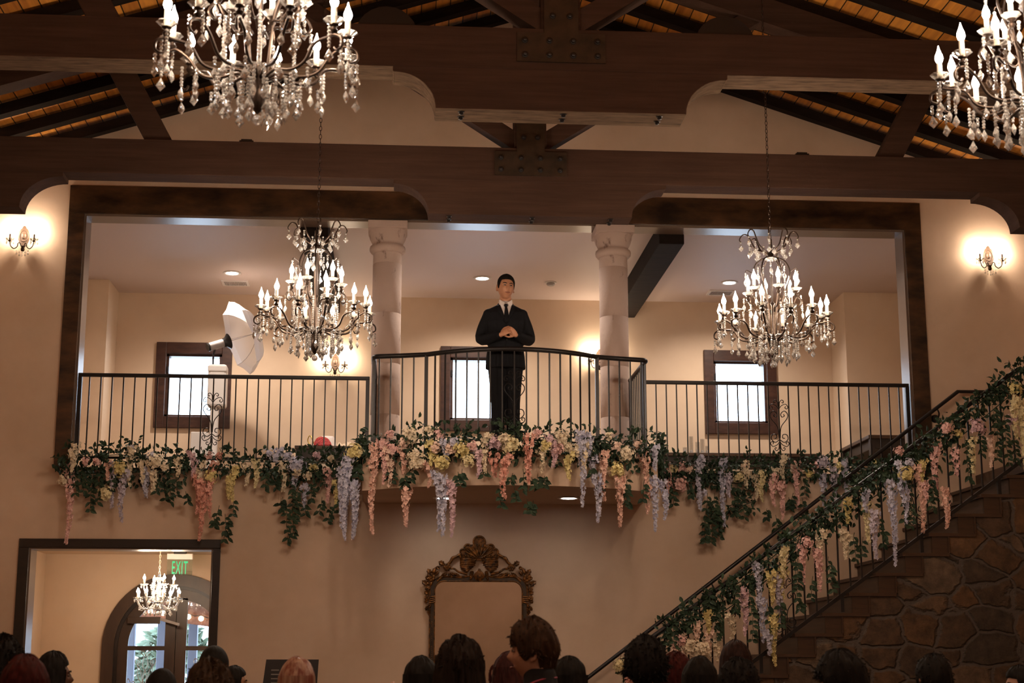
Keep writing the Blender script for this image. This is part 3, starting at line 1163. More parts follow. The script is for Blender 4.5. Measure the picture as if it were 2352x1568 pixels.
    while z < chain_top - loc[2]:
        ring = [(.010 * math.cos(q), 0, z + .022 + .022 * math.sin(q)) for q in [2 * PI * j / 10 for j in range(10)]]
        if k % 2: ring = [(0, x, zz) for x, _, zz in ring]
        ch.tube(ring, .0028, 5, closed=True)
        z += .036
        k += 1
    ch.build('chain', M['bronze'], rt, 60)
    rt.location = loc
    rt.rotation_euler = (0, 0, rz)
    return rt


ME['beads3'] = beads(2)
ME['beads3'].materials.append(M['crystal'])
CH = [((-.70, -3.85, 4.005), 'crystal chandelier hanging in front of the left part of the loft opening', .0),
      ((3.08, -3.85, 4.005), 'crystal chandelier hanging in front of the right loft window', .35),
      ((-.695, -9.3, 4.07), 'large near crystal chandelier cut by the top edge of the photo', .15),
      ((3.13, -9.2, 4.07), 'large near crystal chandelier cut by the right edge of the photo', .55)]
c0 = None
for loc, lab, rz in CH:
    top = roofz(loc[0])
    if c0 is None:
        c0 = big_chandelier(lab, 'dark metal crystal chandeliers in the hall', loc, top, rz)
    else:
        c = clone(c0)
        c.location = loc
        c.rotation_euler = (0, 0, rz)
        c['label'] = lab
    for k in range(4):
        a = 2 * PI * k / 4 + rz + .3
        lamp('chandelier_candle_light', 'POINT', (loc[0] + .44 * math.cos(a), loc[1] + .44 * math.sin(a), loc[2] + .53), P_CHAND / 4, WARM, .05)


# ---------------------------------------------------------------- wall sconces
def sconce(px, py, Y, label, group, power):
    c = at(px, py, Y)
    c.y = Y
    s = thing('wall_sconce', c, label, 'wall sconce', group)
    x, y, z = c
    out = [(0, .155), (.018, .14), (.022, .125), (.038, .115), (.052, .085), (.062, .045), (.058, .0), (.042, -.04), (.022, -.07), (0, -.08)]
    poly = [(x + a, z + b) for a, b in out] + [(x - a, z + b) for a, b in out[-2:0:-1]]
    MB().prism(poly, y - .014, y).build('backplate', M['candle_dark'], s, bevel=.004)
    mb = MB().ball((x, y - .016, z + .04), (.024, .014, .035), 12, 8)
    mb.tube([(x + .044 * math.cos(q), y - .015, z + .04 + .06 * math.sin(q)) for q in [2 * PI * k / 24 for k in range(24)]], .004, 6, closed=True)
    mb.build('relief', M['candle_dark'], s, 60)
    MB().lathe([(.002, -.045), (.016, -.04), (.022, -.02), (.016, 0), (.024, .012), (.010, .02)], 14, (x, y - .03, z - .09)).build('hub', M['bronze'], s, 60)
    for q in (-1, 1):
        ex = x + q * .125
        ey = y - .085
        ez = z - .02
        path = [(x + q * .012, y - .035, z - .085), (x + q * .03, y - .05, z - .045), (x + q * .045, y - .06, z - .055), (x + q * .05, y - .065, z - .09), (x + q * .08, y - .075, z - .115), (x + q * .112, y - .083, z - .09), (ex, ey, ez - .02)]
        arm = MB().tube(catmull(path, 5), .0055, 7).build('arm', M['bronze'], s, 60)
        MB().lathe([(.005, ez - .025), (.02, ez - .018), (.02, ez - .012), (.01, ez - .008)], 12, (ex, ey, 0)).build('candle_cup', M['bronze'], arm, 50)
        put('bobeche', ME['bobeche'], arm, Vector((ex, ey, ez - .012)) - c)
        MB().lathe([(.0105, ez), (.0105, ez + .06), (.006, ez + .064)], 10, (ex, ey, 0)).build('candle', M['candle_dark'], arm, 50)
        put('bulb', ME['bulb'], arm, Vector((ex, ey, ez + .062)) - c, scale=(.8, .8, .8))
        for k in range(5):
            a = 2 * PI * k / 5 + .3
            put('crystal_drop', ME['drop_small'], arm, Vector((ex + .038 * math.cos(a), ey + .038 * math.sin(a), ez - .014)) - c, (0, 0, a))
        lamp('sconce_candle_light', 'POINT', (ex, ey + .01, ez + .105), power, (1, .80, .58), .025)
    for k, (dx, dz) in enumerate(((-.06, -.12), (-.03, -.135), (0, -.14), (.03, -.135), (.06, -.12))):
        put('crystal_drop', ME['drop_small'], s, (dx, -.04, dz - .02), (0, 0, k))
    return s


sconce(55, 551, 0, 'lit two candle wall sconce left of the big loft opening', 'two candle crystal sconces', P_SCONCE)
sconce(2270, 596, 0, 'lit two candle wall sconce right of the big loft opening', 'two candle crystal sconces', P_SCONCE)
sconce(770, 838, 4, 'lit two candle sconce on the loft wall below the left chandelier', 'two candle crystal sconces', P_SCONCE)
sconce(1377, 828, 4, 'lit two candle sconce on the loft wall half behind the right column', 'two candle crystal sconces', P_SCONCE)

# ================================================================ FOYER AND ARCHED DOOR
FY = 2.6
FZ = 2.9
ACX, AZ = -2.60, 1.83          # arch centre, springing
AR = .84                       # outer radius of the jamb
struct('ceiling', MB().box(-4.3, -.9, TH, FY + .2, FZ, FZ + .1), M['plaster_room'])
struct('wall_left', MB().box(-4.32, -4.15, TH, FY + .2, 0, FZ), M['plaster_room'])
struct('wall_right', MB().box(-1.2, -1.0, TH, FY + .2, 0, FZ), M['plaster_room'])
# back wall pierced by the arch
n = 28
arc = [(ACX - AR * math.cos(PI * k / n), AZ + AR * math.sin(PI * k / n)) for k in range(n + 1)]
poly = [(-4.3, 0), (ACX - AR, 0)] + arc + [(ACX + AR, 0), (-1.0, 0), (-1.0, FZ), (-4.3, FZ)]
struct('wall_back', MB().prism(poly, FY, FY + .2), M['plaster_room'])


def ring_prism(r0, r1, y0, y1, zb=0.0, cx=ACX, z0=AZ, a0=0.0, a1=PI, legs=True, n=28):
    o = [(cx - r1 * math.cos(a0 + (a1 - a0) * k / n), z0 + r1 * math.sin(a0 + (a1 - a0) * k / n)) for k in range(n + 1)]
    i = [(cx - r0 * math.cos(a0 + (a1 - a0) * k / n), z0 + r0 * math.sin(a0 + (a1 - a0) * k / n)) for k in range(n + 1)]
    if legs:
        o = [(cx - r1, zb)] + o + [(cx + r1, zb)]
        i = [(cx - r0, zb)] + i + [(cx + r0, zb)]
    mb = MB()
    for k in range(len(o) - 1):
        mb.prism([o[k], o[k + 1], i[k + 1], i[k]], y0, y1)
    return mb


DW = mat('dark_walnut_door', (.05, .027, .016), .4, noise=((5, 5, 1.5), 5, (.032, .018, .011), (.068, .037, .021), .3, .7))
dr = struct('door_1', ring_prism(.70, AR, FY - .05, FY + .1), DW)
ring_prism(.665, .70, FY - .01, FY + .08).build('stop_moulding', M['door_trim'], dr)
for s, nm in ((-1, 'left'), (1, 'right')):
    mb = MB()
    ri, ro = .55, .665
    a0, a1 = (0, PI / 2) if s < 0 else (PI / 2, PI)
    mb = ring_prism(ri, ro, FY + .02, FY + .065, a0=a0, a1=a1, legs=False, n=16)
    e0, e1 = ACX + s * ro, ACX + s * ri
    mb.box(min(e0, e1), max(e0, e1), FY + .02, FY + .065, 0, AZ)
    c0_, c1_ = (ACX - .125, ACX - .004) if s < 0 else (ACX + .004, ACX + .125)
    mb.box(c0_, c1_, FY + .02, FY + .065, 0, AZ + .56)
    x0, x1 = (ACX - .6, ACX - .1) if s < 0 else (ACX + .1, ACX + .6)
    mb.box(x0, x1, FY + .025, FY + .06, AZ - .045, AZ + .005)
    mb.box(x0, x1, FY + .025, FY + .06, 0, .28)
    lf = mb.build('door_leaf', DW, dr)
    gl = [(ACX + s * .1, .2), (ACX + s * .1, AZ + .54)]
    for k in range(11):
        q = R(78) * (1 - k / 10)
        gl.append((ACX + s * .57 * math.cos(q), AZ + .57 * math.sin(q)))
    gl.append((ACX + s * .57, .2))
    MB().prism(gl, FY + .04, FY + .046).build('pane', M['pane_door'], lf)
    # leaded scroll tracery on the lower pane
    cxp = ACX + s * .34
    tr = MB()
    for q in (-1, 1):
        def P(a, b):
            return (cxp + q * a, FY + .034, AZ - .42 + b)
        for pts in ([(.0, -.10), (.03, .05), (.06, .16), (.12, .24), (.10, .28), (.06, .25), (.075, .20)],
                    [(.0, -.10), (-.02, .08), (.03, .20), (.02, .30), (.05, .34)],
                    [(.02, -.2), (.09, -.12), (.16, .0), (.19, .05), (.20, -.02), (.15, -.06), (.11, -.02), (.13, .02), (.15, .0)],
                    [(.0, -.32), (.07, -.26), (.04, -.18), (.09, -.16)],
                    [(.02, .0), (.06, .03), (.085, .10), (.085, .26)], [(.0, .30), (.02, .36), (.06, .37)],
                    [(.01, -.5), (.10, -.42), (.16, -.30), (.10, -.25), (.06, -.30), (.10, -.33)]):
            tr.tube(catmull([P(*v) for v in pts], 4), .0045, 5)
    tr.build('leaded_scrollwork', mat('pale_brass_lead', (.36, .29, .2), .4, .5) if s < 0 else bpy.data.materials['pale_brass_lead'], lf, 60)
    MB().tube(catmull([(ACX + s * .06, FY + .02, 1.0), (ACX + s * .06, FY - .03, 1.03), (ACX + s * .06, FY - .03, 1.25), (ACX + s * .06, FY + .02, 1.28)], 5), .01, 8).build('pull_handle', M['iron'], lf, 60)
MB().box(ACX - .016, ACX + .016, FY + .06, FY + .08, 0, AZ + .6).build('astragal', DW, dr)
cl = thing('door_closer', (ACX - .33, FY - .03, 2.14), 'dark door closer box at the top of the arched door', 'door closer')
MB().box(ACX - .56, ACX - .18, FY - .05, FY + .01, 2.09, 2.17).build('body', DW, cl, bevel=.006)
MB().bar((ACX - .2, FY - .03, 2.15), (ACX + .05, FY - .12, 2.08), .015, .03).bar((ACX + .05, FY - .12, 2.08), (ACX + .02, FY + .02, 2.05), .015, .02).build('arm', M['grey_plastic'], cl)

# exit sign
ex = thing('exit_sign', (-2.57, 1.9, FZ), 'green EXIT sign on a clear panel hanging from the foyer ceiling', 'exit sign')
e0 = at(413, 1297, 1.9)
xc, zc = e0.x, e0.z
ex.location = (xc, 1.9, FZ)
ORG[ex.name] = Vector((xc, 1.9, FZ))
MB().box(xc - .07, xc + .07, 1.86, 1.94, FZ - .045, FZ).build('canopy', M['black'], ex, bevel=.004)
MB().box(xc - .145, xc + .145, 1.87, 1.93, FZ - .105, FZ - .04).build('housing', M['white_plastic'], ex, bevel=.005)
MB().box(xc - .143, xc + .143, 1.897, 1.903, FZ - .285, FZ - .105).build('panel', M['acrylic'], ex)
tc = bpy.data.curves.new('text', 'FONT')
tc.body = 'EXIT'
tc.align_x = 'CENTER'
tc.size = .2
tc.extrude = .002
tc.offset = .002
tc.space_character = 1.15
to = bpy.data.objects.new('text', tc)
COL.objects.link(to)
dg = bpy.context.evaluated_depsgraph_get()
tme = bpy.data.meshes.new_from_object(to.evaluated_get(dg))
bpy.data.objects.remove(to)
tme.materials.clear()
tme.materials.append(M['exit_green'])
put('exit_lettering', tme, ex, (0, -.006, -.268), (PI / 2, 0, 0), (.40, 1.04, 1))


def foyer_chandelier(px, py, Y):
    c = at(px, py, Y)
    rt = thing('chandelier', (0, 0, 0), 'small all crystal chandelier hanging in the foyer by the exit sign', 'chandelier')

    def polar(r, a, z):
        return Vector((r * math.cos(a), r * math.sin(a), z))
    G = M['crystal']
    MB().lathe([(.004, .05), (.03, .07), (.055, .10), (.045, .13), (.02, .15), (.018, .2), (.045, .24), (.03, .27), (.015, .29), (.02, .36), (.06, .385), (.062, .40), (.02, .41), (.012, .44)], 16).build('glass_column', G, rt, 50)
    MB().lathe([(.03, .125), (.07, .135), (.075, .15), (.03, .155)], 20).build('glass_bowl', G, rt, 50)
    ar = []
    for i in range(8):
        ar.append((.245 if i % 2 else .225, 2 * PI * (i + .5) / 8, .16, 'lower_arm'))
    for i in range(4):
        ar.append((.165, 2 * PI * (i + .3) / 4, .305, 'upper_arm'))
    for r, a, z, nm in ar:
        b = .13 if nm[0] == 'l' else .25
        path = [polar(.03, a, b), polar(r * .45, a, b - .06), polar(r * .8, a, b - .055), polar(r, a, z - .02), polar(r, a, z)]
        arm = MB().tube(catmull(path, 5), .009, 7).build(nm, G, rt, 60)
        put('bobeche', ME['bobeche'], arm, polar(r, a, z))
        put('candle', ME['candle'], arm, polar(r, a, z + .005), scale=(.9, .9, .8))
        put('bulb', ME['bulb'], arm, polar(r, a, z + .07), scale=(.8, .8, .62))
        for k in range(4):
            q = a + 1.57 * k + .4
            put('crystal_drop', ME['drop_small'], arm, polar(r, a, z + .01) + polar(.042, q, 0), (0, 0, q))
        put('crystal_drop', ME['drop'], arm, polar(r * .62, a, b - .075), (0, 0, a))
    for i in range(8):
        a = 2 * PI * i / 8
        m = MB()
        for k in range(11):
            t_ = k / 10
            m.ball(polar(.058 + .03 * math.sin(PI * t_) * .6, a, .385 - .23 * t_), .0085, 6, 4)
        m.build('bead_strand', G, rt)
        m = MB()
        for k in range(9):
            t_ = k / 8
            m.ball(polar(.2, a + 2 * PI / 8 * t_, .10 - .05 * math.sin(PI * t_)), .0075, 6, 4)
        m.build('bead_swag', G, rt)
    MB().ball((0, 0, .02), .026, 12, 9).build('glass_finial', G, rt, 180)
    ch = MB()
    for k in range(int((FZ - c.z - .44) / .03)):
        z = .45 + .03 * k
        ring = [(.009 * math.cos(q), 0, z + .018 * math.sin(q)) for q in [2 * PI * j / 8 for j in range(8)]]
        if k % 2: ring = [(0, x, zz) for x, _, zz in ring]
        ch.tube(ring, .003, 5, closed=True)
    ch.build('chain', M['candle'], rt)
    rt.location = c
    for k in range(3):
        a = 2 * PI * k / 3 + .5
        lamp('foyer_candle_light', 'POINT', c + polar(.2, a, .27 + .1 * (k % 2)), 5.5, (1, .74, .5), .05)


foyer_chandelier(362, 1412, 1.0)

# porch beyond the door
struct('floor', MB().box(-7, 3, FY + .3, 14, -.2, -.02), mat('porch_paving', (.30, .28, .26), .8, noise=(1.5, 4, (.22, .21, .2), (.36, .33, .3), .3, .7)))
struct('ceiling', MB().box(-6.5, 2, FY + .3, 5.6, 2.72, 2.8), mat('porch_ceiling_boards', (.18, .12, .09), .7, noise=((1, 12, 1), 4, (.12, .08, .06), (.25, .17, .13), .3, .7)))
pb = thing('porch_beam', (-2.5, 5.5, 2.2), 'dark red porch beam with a string of round bulbs seen through the door', 'beam')


def pbz(x):
    return 2.20 - .14 * (x + 3.0)


MB().prism([(-5.6, 2.72), (.6, 2.72), (.6, pbz(.6)), (-5.6, pbz(-5.6))], 5.46, 5.6).build('board', mat('porch_red_brown', (.20, .075, .045), .6, noise=((2, 2, 14), 4, (.13, .05, .03), (.27, .11, .07), .3, .7)), pb)
sb = thing('string_light', (-2.5, 5.40, 2.3), 'string of round lit bulbs along the porch beam behind the door glass', 'string light')
mb = MB()
for k in range(26):
    x = -5.2 + .17 * k
    z = pbz(x) + .09
    mb.tube([(x, 5.40, z + .04), (x + .085, 5.40, z + .01), (x + .17, 5.40, pbz(x + .17) + .13)], .005, 4)
    if -3.7 < x < -1.6:
        MB().ball((x, 5.40, z), .036, 12, 9).build('bulb', M['bulb_soft'], sb, 180)
mb.build('cable', M['black'], sb)
PO = mat('blue_grey_porch_post', (.20, .22, .28), .6)
for x, lab in ((-3.62, 'blue grey porch post seen in the left edge of the door glass'), (-3.2, 'blue grey porch post seen through the middle of the left door leaf'), (-2.78, 'blue grey porch post seen beside the left door stile')):
    o = MB().box(x - .06, x + .06, 5.62, 5.74, -.02, 2.72).build('porch_post', PO, loc=(x, 5.68, -.02), bevel=.01)
    props(o, lab, 'post', 'porch posts behind the door')

# ================================================================ GILT MIRROR
MY = -.035


def mz(x, y, dy=0.0):
    """zoomed sketch units to the mirror's own plane"""
    return Vector((.836 + (x - 838) / 5.6 / 220.2, MY + dy, 2.917 - (y - 65) / 5.6 / 221.0))


mr = thing('wall_mirror', (.836, 0, .35), 'tall mirror in an ornate carved gilt frame on the wall under the balcony', 'mirror')
ZB = .40


def frame_path(off):
    """inner opening grown by off (metres): from bottom left up and round to bottom right"""
    xl, xr = mz(275, 0).x - off, mz(1392, 0).x + off
    zt = mz(0, 636).z + off
    r = .10 + off * .8
    p = [(xl, ZB - off)]
    p += [(xl + r - r * math.cos(a), zt - r + r * math.sin(a)) for a in [PI / 2 * k / 10 for k in range(11)]]
    p += [(xr - r + r * math.sin(a), zt - r + r * math.cos(a)) for a in [PI / 2 * k / 10 for k in range(11)]]
    p += [(xr, ZB - off)]
    return p


ip = frame_path(0)
MB().prism(ip, MY + .012, MY + .02).build('mirror_glass', M['mirror'], mr)


def band(o0, o1, y0, y1):
    a, b = frame_path(o0), frame_path(o1)
    mb = MB()
    for k in range(len(a) - 1):
        mb.prism([a[k], a[k + 1], b[k + 1], b[k]], y0, y1)
    mb.box(b[0][0], b[-1][0], y0, y1, ZB - o1, ZB - o0)
    return mb


fb = band(-.004, .05, MY - .006, 0).build('frame_moulding', M['gilt_dark'], mr)
for o, r in ((.0, .006), (.05, .007)):
    MB().tube([(x, MY - .008, z) for x, z in frame_path(o)] + [(frame_path(o)[0][0], MY - .008, ZB - o)], r, 7).build('gilt_edge', M['gilt'], mr, 60)
mb = MB()
fp = frame_path(.026)
for x in (fp[0][0], fp[-1][0]):
    for k in range(80):
        mb.ball((x, MY - .008, ZB + .02 + k * .0205), .006, 6, 4)
mb.build('bead_trim', M['gilt'], mr)


def leaf_blob(mb, base, tip, w_, lift=.02, n=6):
    """carved leaf: a ridged pointed bulge from base to tip"""
    b, t = Vector(base), Vector(tip)
    d = t - b
    nrm = Vector((d.z, 0, -d.x)).normalized()
    rows = []
    for i in range(n + 1):
        q = i / n
        wd = w_ * math.sin(PI * min(q * .92 + .08, 1)) ** .7 * (1 + .18 * math.cos(i * PI))
        c = b + d * q
        l_ = lift * math.sin(PI * min(.15 + q * .85, 1)) + .004
        rows.append([c - nrm * wd, c - nrm * wd * .5 + Vector((0, -l_, 0)), c + Vector((0, -l_ * .75, 0)), c + nrm * wd * .5 + Vector((0, -l_, 0)), c + nrm * wd])
    vs = [v for r_ in rows for v in r_]
    fs = []
    for i in range(n):
        for j in range(4):
            fs.append((i * 5 + j, i * 5 + j + 1, (i + 1) * 5 + j + 1, (i + 1) * 5 + j))
    mb.add(vs, fs)


def rosette(c, r, parent, tilt=0):
    mb = MB()
    c = Vector(c)
    for k in range(6):
        a = 2 * PI * k / 6 + tilt
        d = Vector((math.cos(a), 0, math.sin(a)))
        mb.ball(c + d * r * .62 + Vector((0, -.008, 0)), (r * .42, .014, r * .42), 9, 6)
    mb.ball(c + Vector((0, -.018, 0)), (r * .3, .014, r * .3), 9, 6)
    mb.tube([c + Vector((r * .42 * math.cos(q), -.02, r * .42 * math.sin(q))) for q in [2 * PI * k / 16 for k in range(16)]], .004, 5, closed=True)
    return mb.build('carved_rosette', M['gilt'], parent, 60)


# crest: scalloped fan in the middle
out = []
for cx_, cyy_, r_, a0, a1 in ((838, 138, 84, -200, 20), (692, 212, 52, -215, -55), (984, 212, 52, -125, 35), (632, 262, 44, -250, -75), (1044, 262, 44, -105, 70)):
    out.append((cx_, cyy_, r_, a0, a1))
order = [3, 1, 0, 2, 4]
poly = []
for i in order:
    cx_, cyy_, r_, a0, a1 = out[i]
    for k in range(9):
        a = R(a0 + (a1 - a0) * k / 8)
        q = mz(cx_ + r_ * math.cos(a), cyy_ + r_ * math.sin(a))
        poly.append((q.x, q.z))
q = mz(870, 372)
poly.append((q.x, q.z))
q = mz(806, 372)
poly.append((q.x, q.z))
cr = MB().prism(poly, MY + .005, 0).build('crest_fan', M['gilt'], mr)
mb = MB()
for i in order:
    cx_, cyy_, r_, a0, a1 = out[i]
    mb.tube([mz(cx_ + (r_ - 8) * math.cos(R(a0 + (a1 - a0) * k / 10)), cyy_ + (r_ - 8) * math.sin(R(a0 + (a1 - a0) * k / 10)), -.006) for k in range(11)], .010, 7)
    sgn = -1 if cx_ < 838 else 1
for ang, l0, l1, wd in ((-90, 60, 190, 26), (-118, 70, 180, 22), (-62, 70, 180, 22), (-140, 80, 215, 20), (-40, 80, 215, 20)):
    d = (math.cos(R(ang)), math.sin(R(ang)))
    n_ = (-d[1], d[0])
    loop = []
    for k in range(17):
        a = 2 * PI * k / 16
        t_ = (1 - math.cos(a)) / 2
        ww = wd * math.sin(a) * (.35 + .65 * t_)
        rr = l0 + (l1 - l0) * t_
        loop.append(mz(838 + d[0] * rr + n_[0] * ww, 360 + d[1] * rr + n_[1] * ww, -.010))
    mb.tube(loop[:-1], .0065, 6, closed=True)
for ang in (-104, -76, -128, -52, -150, -30):
    d = (math.cos(R(ang)), math.sin(R(ang)))
    mb.tube([mz(838 + d[0] * 18, 356 + d[1] * 18, -.008), mz(838 + d[0] * 110, 360 + d[1] * 110, -.014), mz(838 + d[0] * 205, 360 + d[1] * 200, -.004)], [.006, .012, .009], 7)
mb.build('fan_ribs', M['gilt'], cr, 60)
for s in (-1, 1):
    def q(x, y, dy=0.0):
        return mz(838 + s * (838 - x), y, dy) if s > 0 else mz(x, y, dy)
    # ribbed horn
    mb = MB()
    for k in range(8):
        y = 352 + k * 22
        x0 = 596 + max(0, k - 4) ** 2 * 6
        x1 = 800 - k * 4 if k < 4 else 784 - (k - 4) * 24
        mb.tube([q(x0, y - 6, .01), q((x0 * 2 + x1) / 3, y + 4, -.022), q((x0 + 2 * x1) / 3, y + 2, -.024), q(x1, y - 10, .008)], [.009, .0115, .0115, .008], 7)
    mb.build('ribbed_horn', M['gilt'], mr, 60)
    mb = MB()
    for k in range(5):
        x = 590 + k * 42
        leaf_blob(mb, q(x + 18, 345 + (k == 0) * 5, -.012), q(x - 6 + k * 6, 292 + abs(k - 1) * 6, -.012), .014, .018)
    mb.tube([q(800, 352, -.01), q(770, 380, -.018), q(790, 404, -.012)], .009, 6)
    mb.build('acanthus_band', M['gilt'], mr, 60)
    # sloping stem from the fan down to the rosette
    mb = MB()
    mb.tube(catmull([q(600, 292), q(545, 325), q(500, 345), q(470, 395), q(430, 430)], 4), [.016, .015, .019, .016, .015], 8)
    mb.ball(q(515, 345, -.012), (.014, .012, .014), 9, 6)
    mb.build('stem', M['gilt'], mr, 60)
    # curved arm along the top of the frame with leaves
    mb = MB()
    mb.tube(catmull([q(690, 545), q(640, 535), q(580, 520), q(520, 480), q(470, 478)], 4), [.017, .014, .011, .010, .010], 8)
    mb.tube(catmull([q(700, 575), q(600, 588), q(470, 575), q(380, 578), q(300, 640)], 4), [.012, .013, .016, .018, .014], 8)
    for bx, by, tx, ty in ((470, 530, 545, 570), (450, 535, 480, 590), (430, 530, 350, 570), (410, 540, 375, 590), (520, 540, 600, 575)):
        leaf_blob(mb, q(bx, by, -.012), q(tx, ty, -.012), .014, .016)
    mb.tube(catmull([q(700, 500, -.01), q(690, 480, -.016), q(672, 500, -.016), q(690, 520, -.014)], 4), .007, 6)
    mb.build('arm_scroll', M['gilt'], mr, 60)
    mb = MB()
    for bx, by, tx, ty, ww in ((395, 430, 318, 388, .028), (330, 480, 285, 455, .022), (225, 560, 180, 478, .026), (245, 555, 282, 458, .022), (195, 600, 150, 590, .02),
                               (185, 690, 108, 628, .026), (200, 660, 150, 655, .02), (195, 800, 140, 768, .024), (180, 880, 150, 915, .02), (215, 700, 235, 640, .018),
                               (225, 930, 185, 985, .020), (200, 960, 205, 1065, .020), (190, 950, 160, 1010, .018), (280, 560, 330, 500, .018)):
        leaf_blob(mb, q(bx, by, -.01), q(tx, ty, -.008), ww, .022)
    mb.build('carved_leaves', M['gilt'], mr, 60)
    rosette(q(428, 462, -.012), .040, mr)
    rosette(q(226, 592, -.012), .046, mr, .4)
    rosette(q(182, 735, -.01), .027, mr)
    rosette(q(178, 850, -.01), .029, mr, .3)
    mb = MB()
    for k in range(4):
        mb.tube([q(204, 905 - k * 22, -.012), q(240, 912 - k * 26, -.024), q(282, 830 + (3 - k) * 22, -.012)], .007, 6)
    mb.build('frame_collar', M['gilt'], mr, 60)
# little shell at the bottom of the crest
mb = MB()
for k in range(9):
    a = R(-60 + 15 * k)
    d = (math.sin(a), math.cos(a))
    mb.tube([mz(838, 485, -.012), mz(838 + d[0] * 60, 520 + d[1] * 50, -.03), mz(838 + d[0] * 76, 540 + d[1] * 88, -.012)], [.006, .009, .008], 6)
mb.ball(mz(838, 500, -.012), (.018, .014, .02), 9, 7)
for s in (-1, 1):
    for k in range(4):
        leaf_blob(mb, mz(838 + s * 70, 520 + k * 14, -.012), mz(838 + s * (120 + k * 4), 560 + k * 18 - 40, -.012), .013, .018)
    leaf_blob(mb, mz(838 + s * 90, 560, -.012), mz(838 + s * 118, 630, -.012), .016, .018)
mb.build('scallop_shell', M['gilt'], mr, 60)

# ================================================================ THINGS IN THE LOFT
# studio light with a white umbrella
UY = 2.8
ul = thing('studio_light', (-2.3, UY, FL), 'studio flash on a stand with a big white umbrella in the loft', 'studio light')
head = at(522, 785, UY)
tip = at(606, 775, UY)
ax = (at(575, 760, UY) - at(500, 790, UY)).normalized()
ax = (ax + Vector((0, .42, 0))).normalized()
bx = Vector((-2.19, UY, 0))
neck = at(490, 815, UY)
MB().tube([(neck.x, UY, 4.0), (neck.x, UY, neck.z)], .011, 8).build('pole', M['black'], ul, 60)
mb = MB()
for k in range(3):
    a = 2 * PI * k / 3 + .4
    e_ = Vector((neck.x + .34 * math.cos(a), UY + .34 * math.sin(a), FL + .012))
    mbl = MB().tube([(neck.x, UY, 4.35), e_], .009, 6)
    mbl.build('leg', M['black'], ul, 60)
hc = at(497, 792, UY)
MB().tube([neck, hc], .012, 7).build('swivel', M['black'], ul, 60)
MB().tube([hc - ax * .10, hc - ax * .095, hc + ax * .10], [.03, .052, .052], 14).build('flash_body', M['grey_plastic'], ul, 50)
MB().tube([hc - ax * .12, hc - ax * .1], [.05, .053], 14).build('rear_cap', M['black'], ul, 50)
MB().tube([hc + ax * .09, hc + ax * .13, hc + ax * .17], [.055, .062, .10], 18).build('reflector', M['black'], ul, 50)
# canopy: eight panel dome opening back towards the flash
rim_c = hc + ax * .30
u = ax.orthogonal().normalized()
v = ax.cross(u)
RU, DEP, NP = .47, .26, 8
vs, fs = [], []
rows = 6
for i in range(rows + 1):
    t_ = i / rows
    r_ = RU * math.sin(t_ * PI / 2 * .96)
    dpt = DEP * math.cos(t_ * PI / 2 * .96)
    for k in range(NP * 2):
        a = 2 * PI * k / (NP * 2) + .2
        sag = 1 if k % 2 == 0 else math.cos(PI / NP) * (1 - .04 * t_)
        vs.append(rim_c + ax * dpt + (u * math.cos(a) + v * math.sin(a)) * r_ * sag)
for i in range(rows):
    for k in range(NP * 2):
        j = (k + 1) % (NP * 2)
        fs.append((i * 16 + k, i * 16 + j, (i + 1) * 16 + j, (i + 1) * 16 + k))
cn = MB().add(vs, fs).build('umbrella_canopy', M['umbrella'], ul, 18)
mb = MB()
for k in range(NP):
    path = []
    for i in range(rows + 1):
        t_ = i / rows
        a = 2 * PI * k / NP + .2
        path.append(rim_c + ax * (DEP * math.cos(t_ * PI / 2 * .96) - .004) + (u * math.cos(a) + v * math.sin(a)) * RU * math.sin(t_ * PI / 2 * .96))
    mb.tube(path, .003, 5)
mb.tube([hc - ax * .02, rim_c + ax * (DEP + .06)], .005, 6)
mb.build('ribs_and_shaft', M['grey_plastic'], ul)

# white photo booth on its stand in front of the left window
kb = thing('photo_booth', (-2.1, 2.0, FL), 'tall white photo booth kiosk standing in front of the left loft window', 'photo booth')
a, b = at(480, 838, 2.0), at(519, 936, 2.0)
MB().box(a.x, b.x, 1.92, 2.12, b.z, a.z).build('screen_cabinet', M['white_plastic'], kb, bevel=.03)
MB().box(a.x - .003, b.x + .003, 1.905, 1.93, a.z - .09, a.z - .02).build('top_visor', M['white_plastic'], kb, bevel=.012)
MB().box(a.x + .04, a.x + .13, 1.96, 2.08, FL + .03, b.z + .01).build('column', M['white_plastic'], kb, bevel=.02)
MB().box(a.x - .06, b.x + .04, 1.86, 2.24, FL, FL + .03).build('base_plate', M['white_plastic'], kb, bevel=.01)
a, b = at(438, 991, 1.6), at(476, 1040, 1.6)
o = MB().box(a.x, b.x, 1.6, 1.8, FL, a.z).build('storage_box', M['white_plastic'], loc=(a.x, 1.7, FL), bevel=.01)
props(o, 'low white box on the loft floor left of the photo booth', 'box')


def console(x0, x1, y0, y1, z, label):
    t_ = thing('console_table', ((x0 + x1) / 2, (y0 + y1) / 2, FL), label, 'table', 'dark tables in the loft')
    MB().box(x0, x1, y0, y1, z - .045, z).build('tabletop', M['wood_stair'], t_, bevel=.006)
    MB().box(x0 + .05, x1 - .05, y0 + .03, y1 - .03, z - .16, z - .045).build('apron', M['door_trim'], t_)
    for a in (x0 + .05, x1 - .05):
        for b in (y0 + .05, y1 - .05):
            MB().box(a - .03, a + .03, b - .03, b + .03, FL, z - .045).build('leg', M['door_trim'], t_)
    return t_


console(-1.32, -.42, 3.3, 3.88, 4.32, 'dark wooden table on the loft wall carrying the red bag and white hat')
console(3.15, 5.45, 3.45, 3.92, 4.30, 'long dark wooden table under the right loft window with candle glasses')
a = at(1995, 998, 2.0)
console(a.x, 6.28, 2.0, 3.28, a.z, 'dark wooden desk end on in the right corner of the loft')

